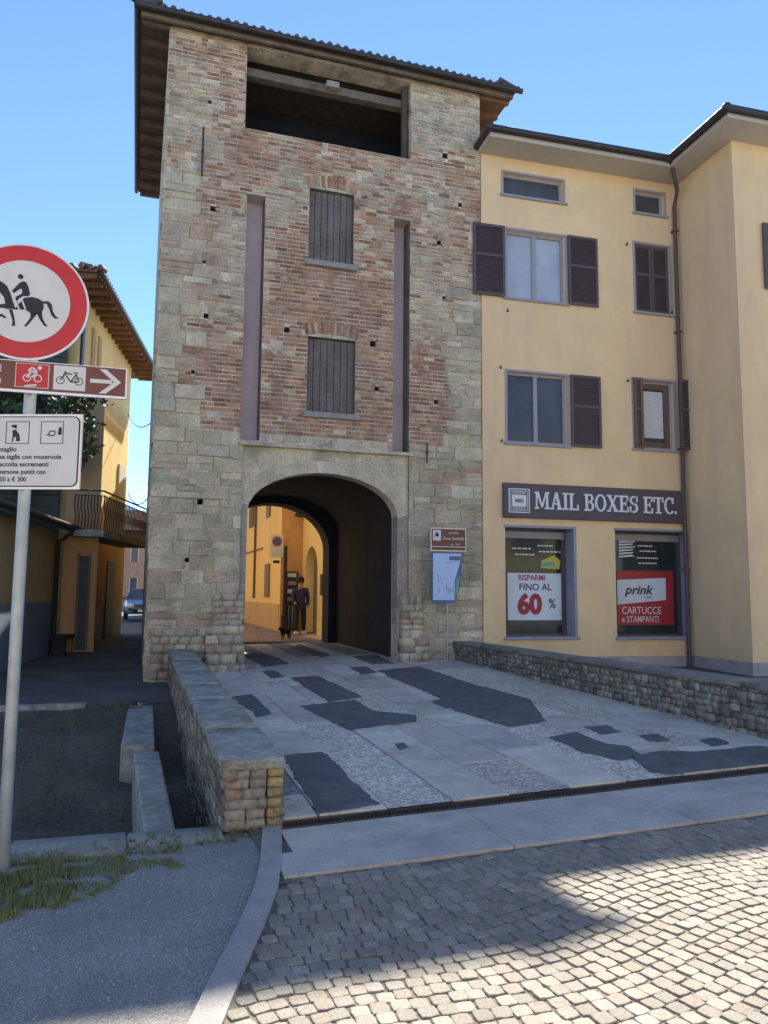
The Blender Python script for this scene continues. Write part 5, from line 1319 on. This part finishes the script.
Vb = [(0,0,.95),(0,0,1.15),(0,0,1.38),(0,-.01,1.50),(0,-.02,1.60),(0,-.02,1.70),
      (-.19,0,1.40),(-.24,-.02,1.14),(-.20,-.16,.98),(-.17,-.24,.97),(.19,0,1.40),(.25,.02,1.14),(.23,-.08,.90),(.22,-.12,.82),
      (-.10,0,.90),(-.12,-.04,.50),(-.12,.0,.10),(-.13,-.14,.04),(.10,0,.90),(.13,.03,.50),(.14,.08,.10),(.15,-.06,.04)]
Eb = [(0,1),(1,2),(2,3),(3,4),(4,5),(2,6),(6,7),(7,8),(8,9),(2,10),(10,11),(11,12),(12,13),(0,14),(14,15),(15,16),(16,17),(0,18),(18,19),(19,20),(20,21)]
rb = [(.14,.10),(.13,.09),(.15,.09),.055,.085,.085,.055,.045,.035,.035,.055,.045,.035,.035,.08,.055,.04,.035,.08,.055,.04,.035]
body = skin_mesh('body',Vb,Eb,rb,'skin',pr)
jk = skin_mesh('jacket',[Vb[i] for i in (0,1,2,6,7,8,10,11,12)]+[(0,0,.84),(0,0,1.46)],[(0,1),(1,2),(2,3),(3,4),(4,5),(2,6),(6,7),(7,8),(0,9),(2,10)],[(.18,.135),(.17,.125),(.19,.12),.085,.07,.055,.085,.07,.055,(.19,.15),.08],'navy',pr)
tr = skin_mesh('trousers',[Vb[i] for i in (0,14,15,16,18,19,20)],[(0,1),(1,2),(2,3),(0,4),(4,5),(5,6)],[(.16,.12),.105,.085,.07,.105,.085,.07],'dark',pr)
for (a,b_) in ((16,17),(20,21)):
    p0,p1 = Vector(Vb[a]),Vector(Vb[b_]); mb = MB(); mb.T = Matrix.Translation(pl); mb.rock((p0.x+p1.x)/2,(p0.y+p1.y)/2-.02,.045,.12,.30,.09,'shoe',rnd=.4,jit=.0,n=3); mb.build('shoe',pr)
mb = MB(); mb.T = Matrix.Translation(pl); mb.rock(0,0.0,1.70,.21,.23,.20,'hair',rnd=.85,jit=.03,n=3); mb.build('hair',pr)
mb = MB(); mb.T = Matrix.Translation(pl); mb.rock(0,-.115,1.63,.03,.035,.045,'skin',rnd=.6,jit=0); mb.build('nose',pr)
dp = atZ(285.5,640,.34); dl = Vector((dp.x,dp.y,.335))
Vd = [(0,0,.34),(.22,0,.36),(.32,0,.45),(.42,0,.47),(.50,0,.44),(-.22,0,.35),(-.32,0,.42),(-.40,0,.52),
      (.20,.06,.26),(.21,.06,.13),(.23,.06,.02),(.20,-.06,.26),(.17,-.06,.13),(.19,-.06,.02),(-.20,.06,.27),(-.25,.06,.14),(-.23,.06,.02),(-.20,-.06,.27),(-.28,-.06,.14),(-.26,-.06,.02)]
Ed = [(0,1),(1,2),(2,3),(3,4),(0,5),(5,6),(6,7),(1,8),(8,9),(9,10),(1,11),(11,12),(12,13),(5,14),(14,15),(15,16),(5,17),(17,18),(18,19)]
rd = [.10,.11,.07,.075,.035,.095,.035,.015,.045,.028,.025,.045,.028,.025,.055,.028,.025,.055,.028,.025]
dog = skin_mesh('dog',Vd,Ed,rd,'fur',None); dog.location = dl; dog.rotation_euler = (0,0,R(-140)); dog.scale = (.62,.62,.68); tag(dog,'small black dog on the street just left of the person','dog')

# sunlit houses across the square, behind the camera (they face the sun and light the gate)
def square_house(x0,x1,y,h,mt,label):
    t = thing('square_house',((x0+x1)/2,y,0),label,'house'); mb = MB(); mb.box(x0,x1,y-8,y,-.1,h,mt); mb.build('wall',t)
    mb = MB(); mb.add([(x0-.3,y+.6,h),(x1+.3,y+.6,h),(x1+.3,y-8.6,h),(x0-.3,y-8.6,h),(x0-.3,y-4,h+1.8),(x1+.3,y-4,h+1.8)],[(0,1,5,4),(3,4,5,2),(0,4,3),(1,2,5),(0,3,2,1)],'rooft'); mb.build('roof',t)
    x = x0+1.2
    while x < x1-1.5:
        for z in (1.0,4.2,7.2):
            if z+1.6 < h:
                mb = MB(); mb.box(x,x+1.0,y+.001,y+.04,z,z+1.5,'glass'); mb.box(x-.55,x-.03,y+.001,y+.06,z-.02,z+1.52,'brown'); mb.box(x+1.03,x+1.55,y+.001,y+.06,z-.02,z+1.52,'brown'); mb.build('window',t)
        x += 3.0
square_house(-24,-9.5,-13,10,'yellow','pale yellow house across the square behind the camera, left')
square_house(-9.3,5.5,-14,10.5,'white','white rendered house across the square behind the camera, middle')
square_house(5.7,24,-13,10,'lemon','lemon house across the square behind the camera, right')

# scattered small leaves on the ramp by the left parapet
mb = MB()
for _ in range(140):
    x,y = 1.06+abs(random.gauss(0,.12)), U(5.6,13.5); z = deck_z(x,y)+.012; a = U(0,6.28); s = U(.008,.02)
    mb.add([(x,y,z),(x+s*math.cos(a),y+s*math.sin(a),z+.004),(x+s*1.2*math.cos(a+.7),y+s*1.2*math.sin(a+.7),z+.002),(x+s*math.cos(a+1.4),y+s*math.sin(a+1.4),z)],[(0,1,2,3)],'grass',random.choice([(.2,.14,.06),(.16,.11,.05),(.25,.19,.08)]))
o = mb.build('fallen_leaves'); o['kind'] = 'stuff'
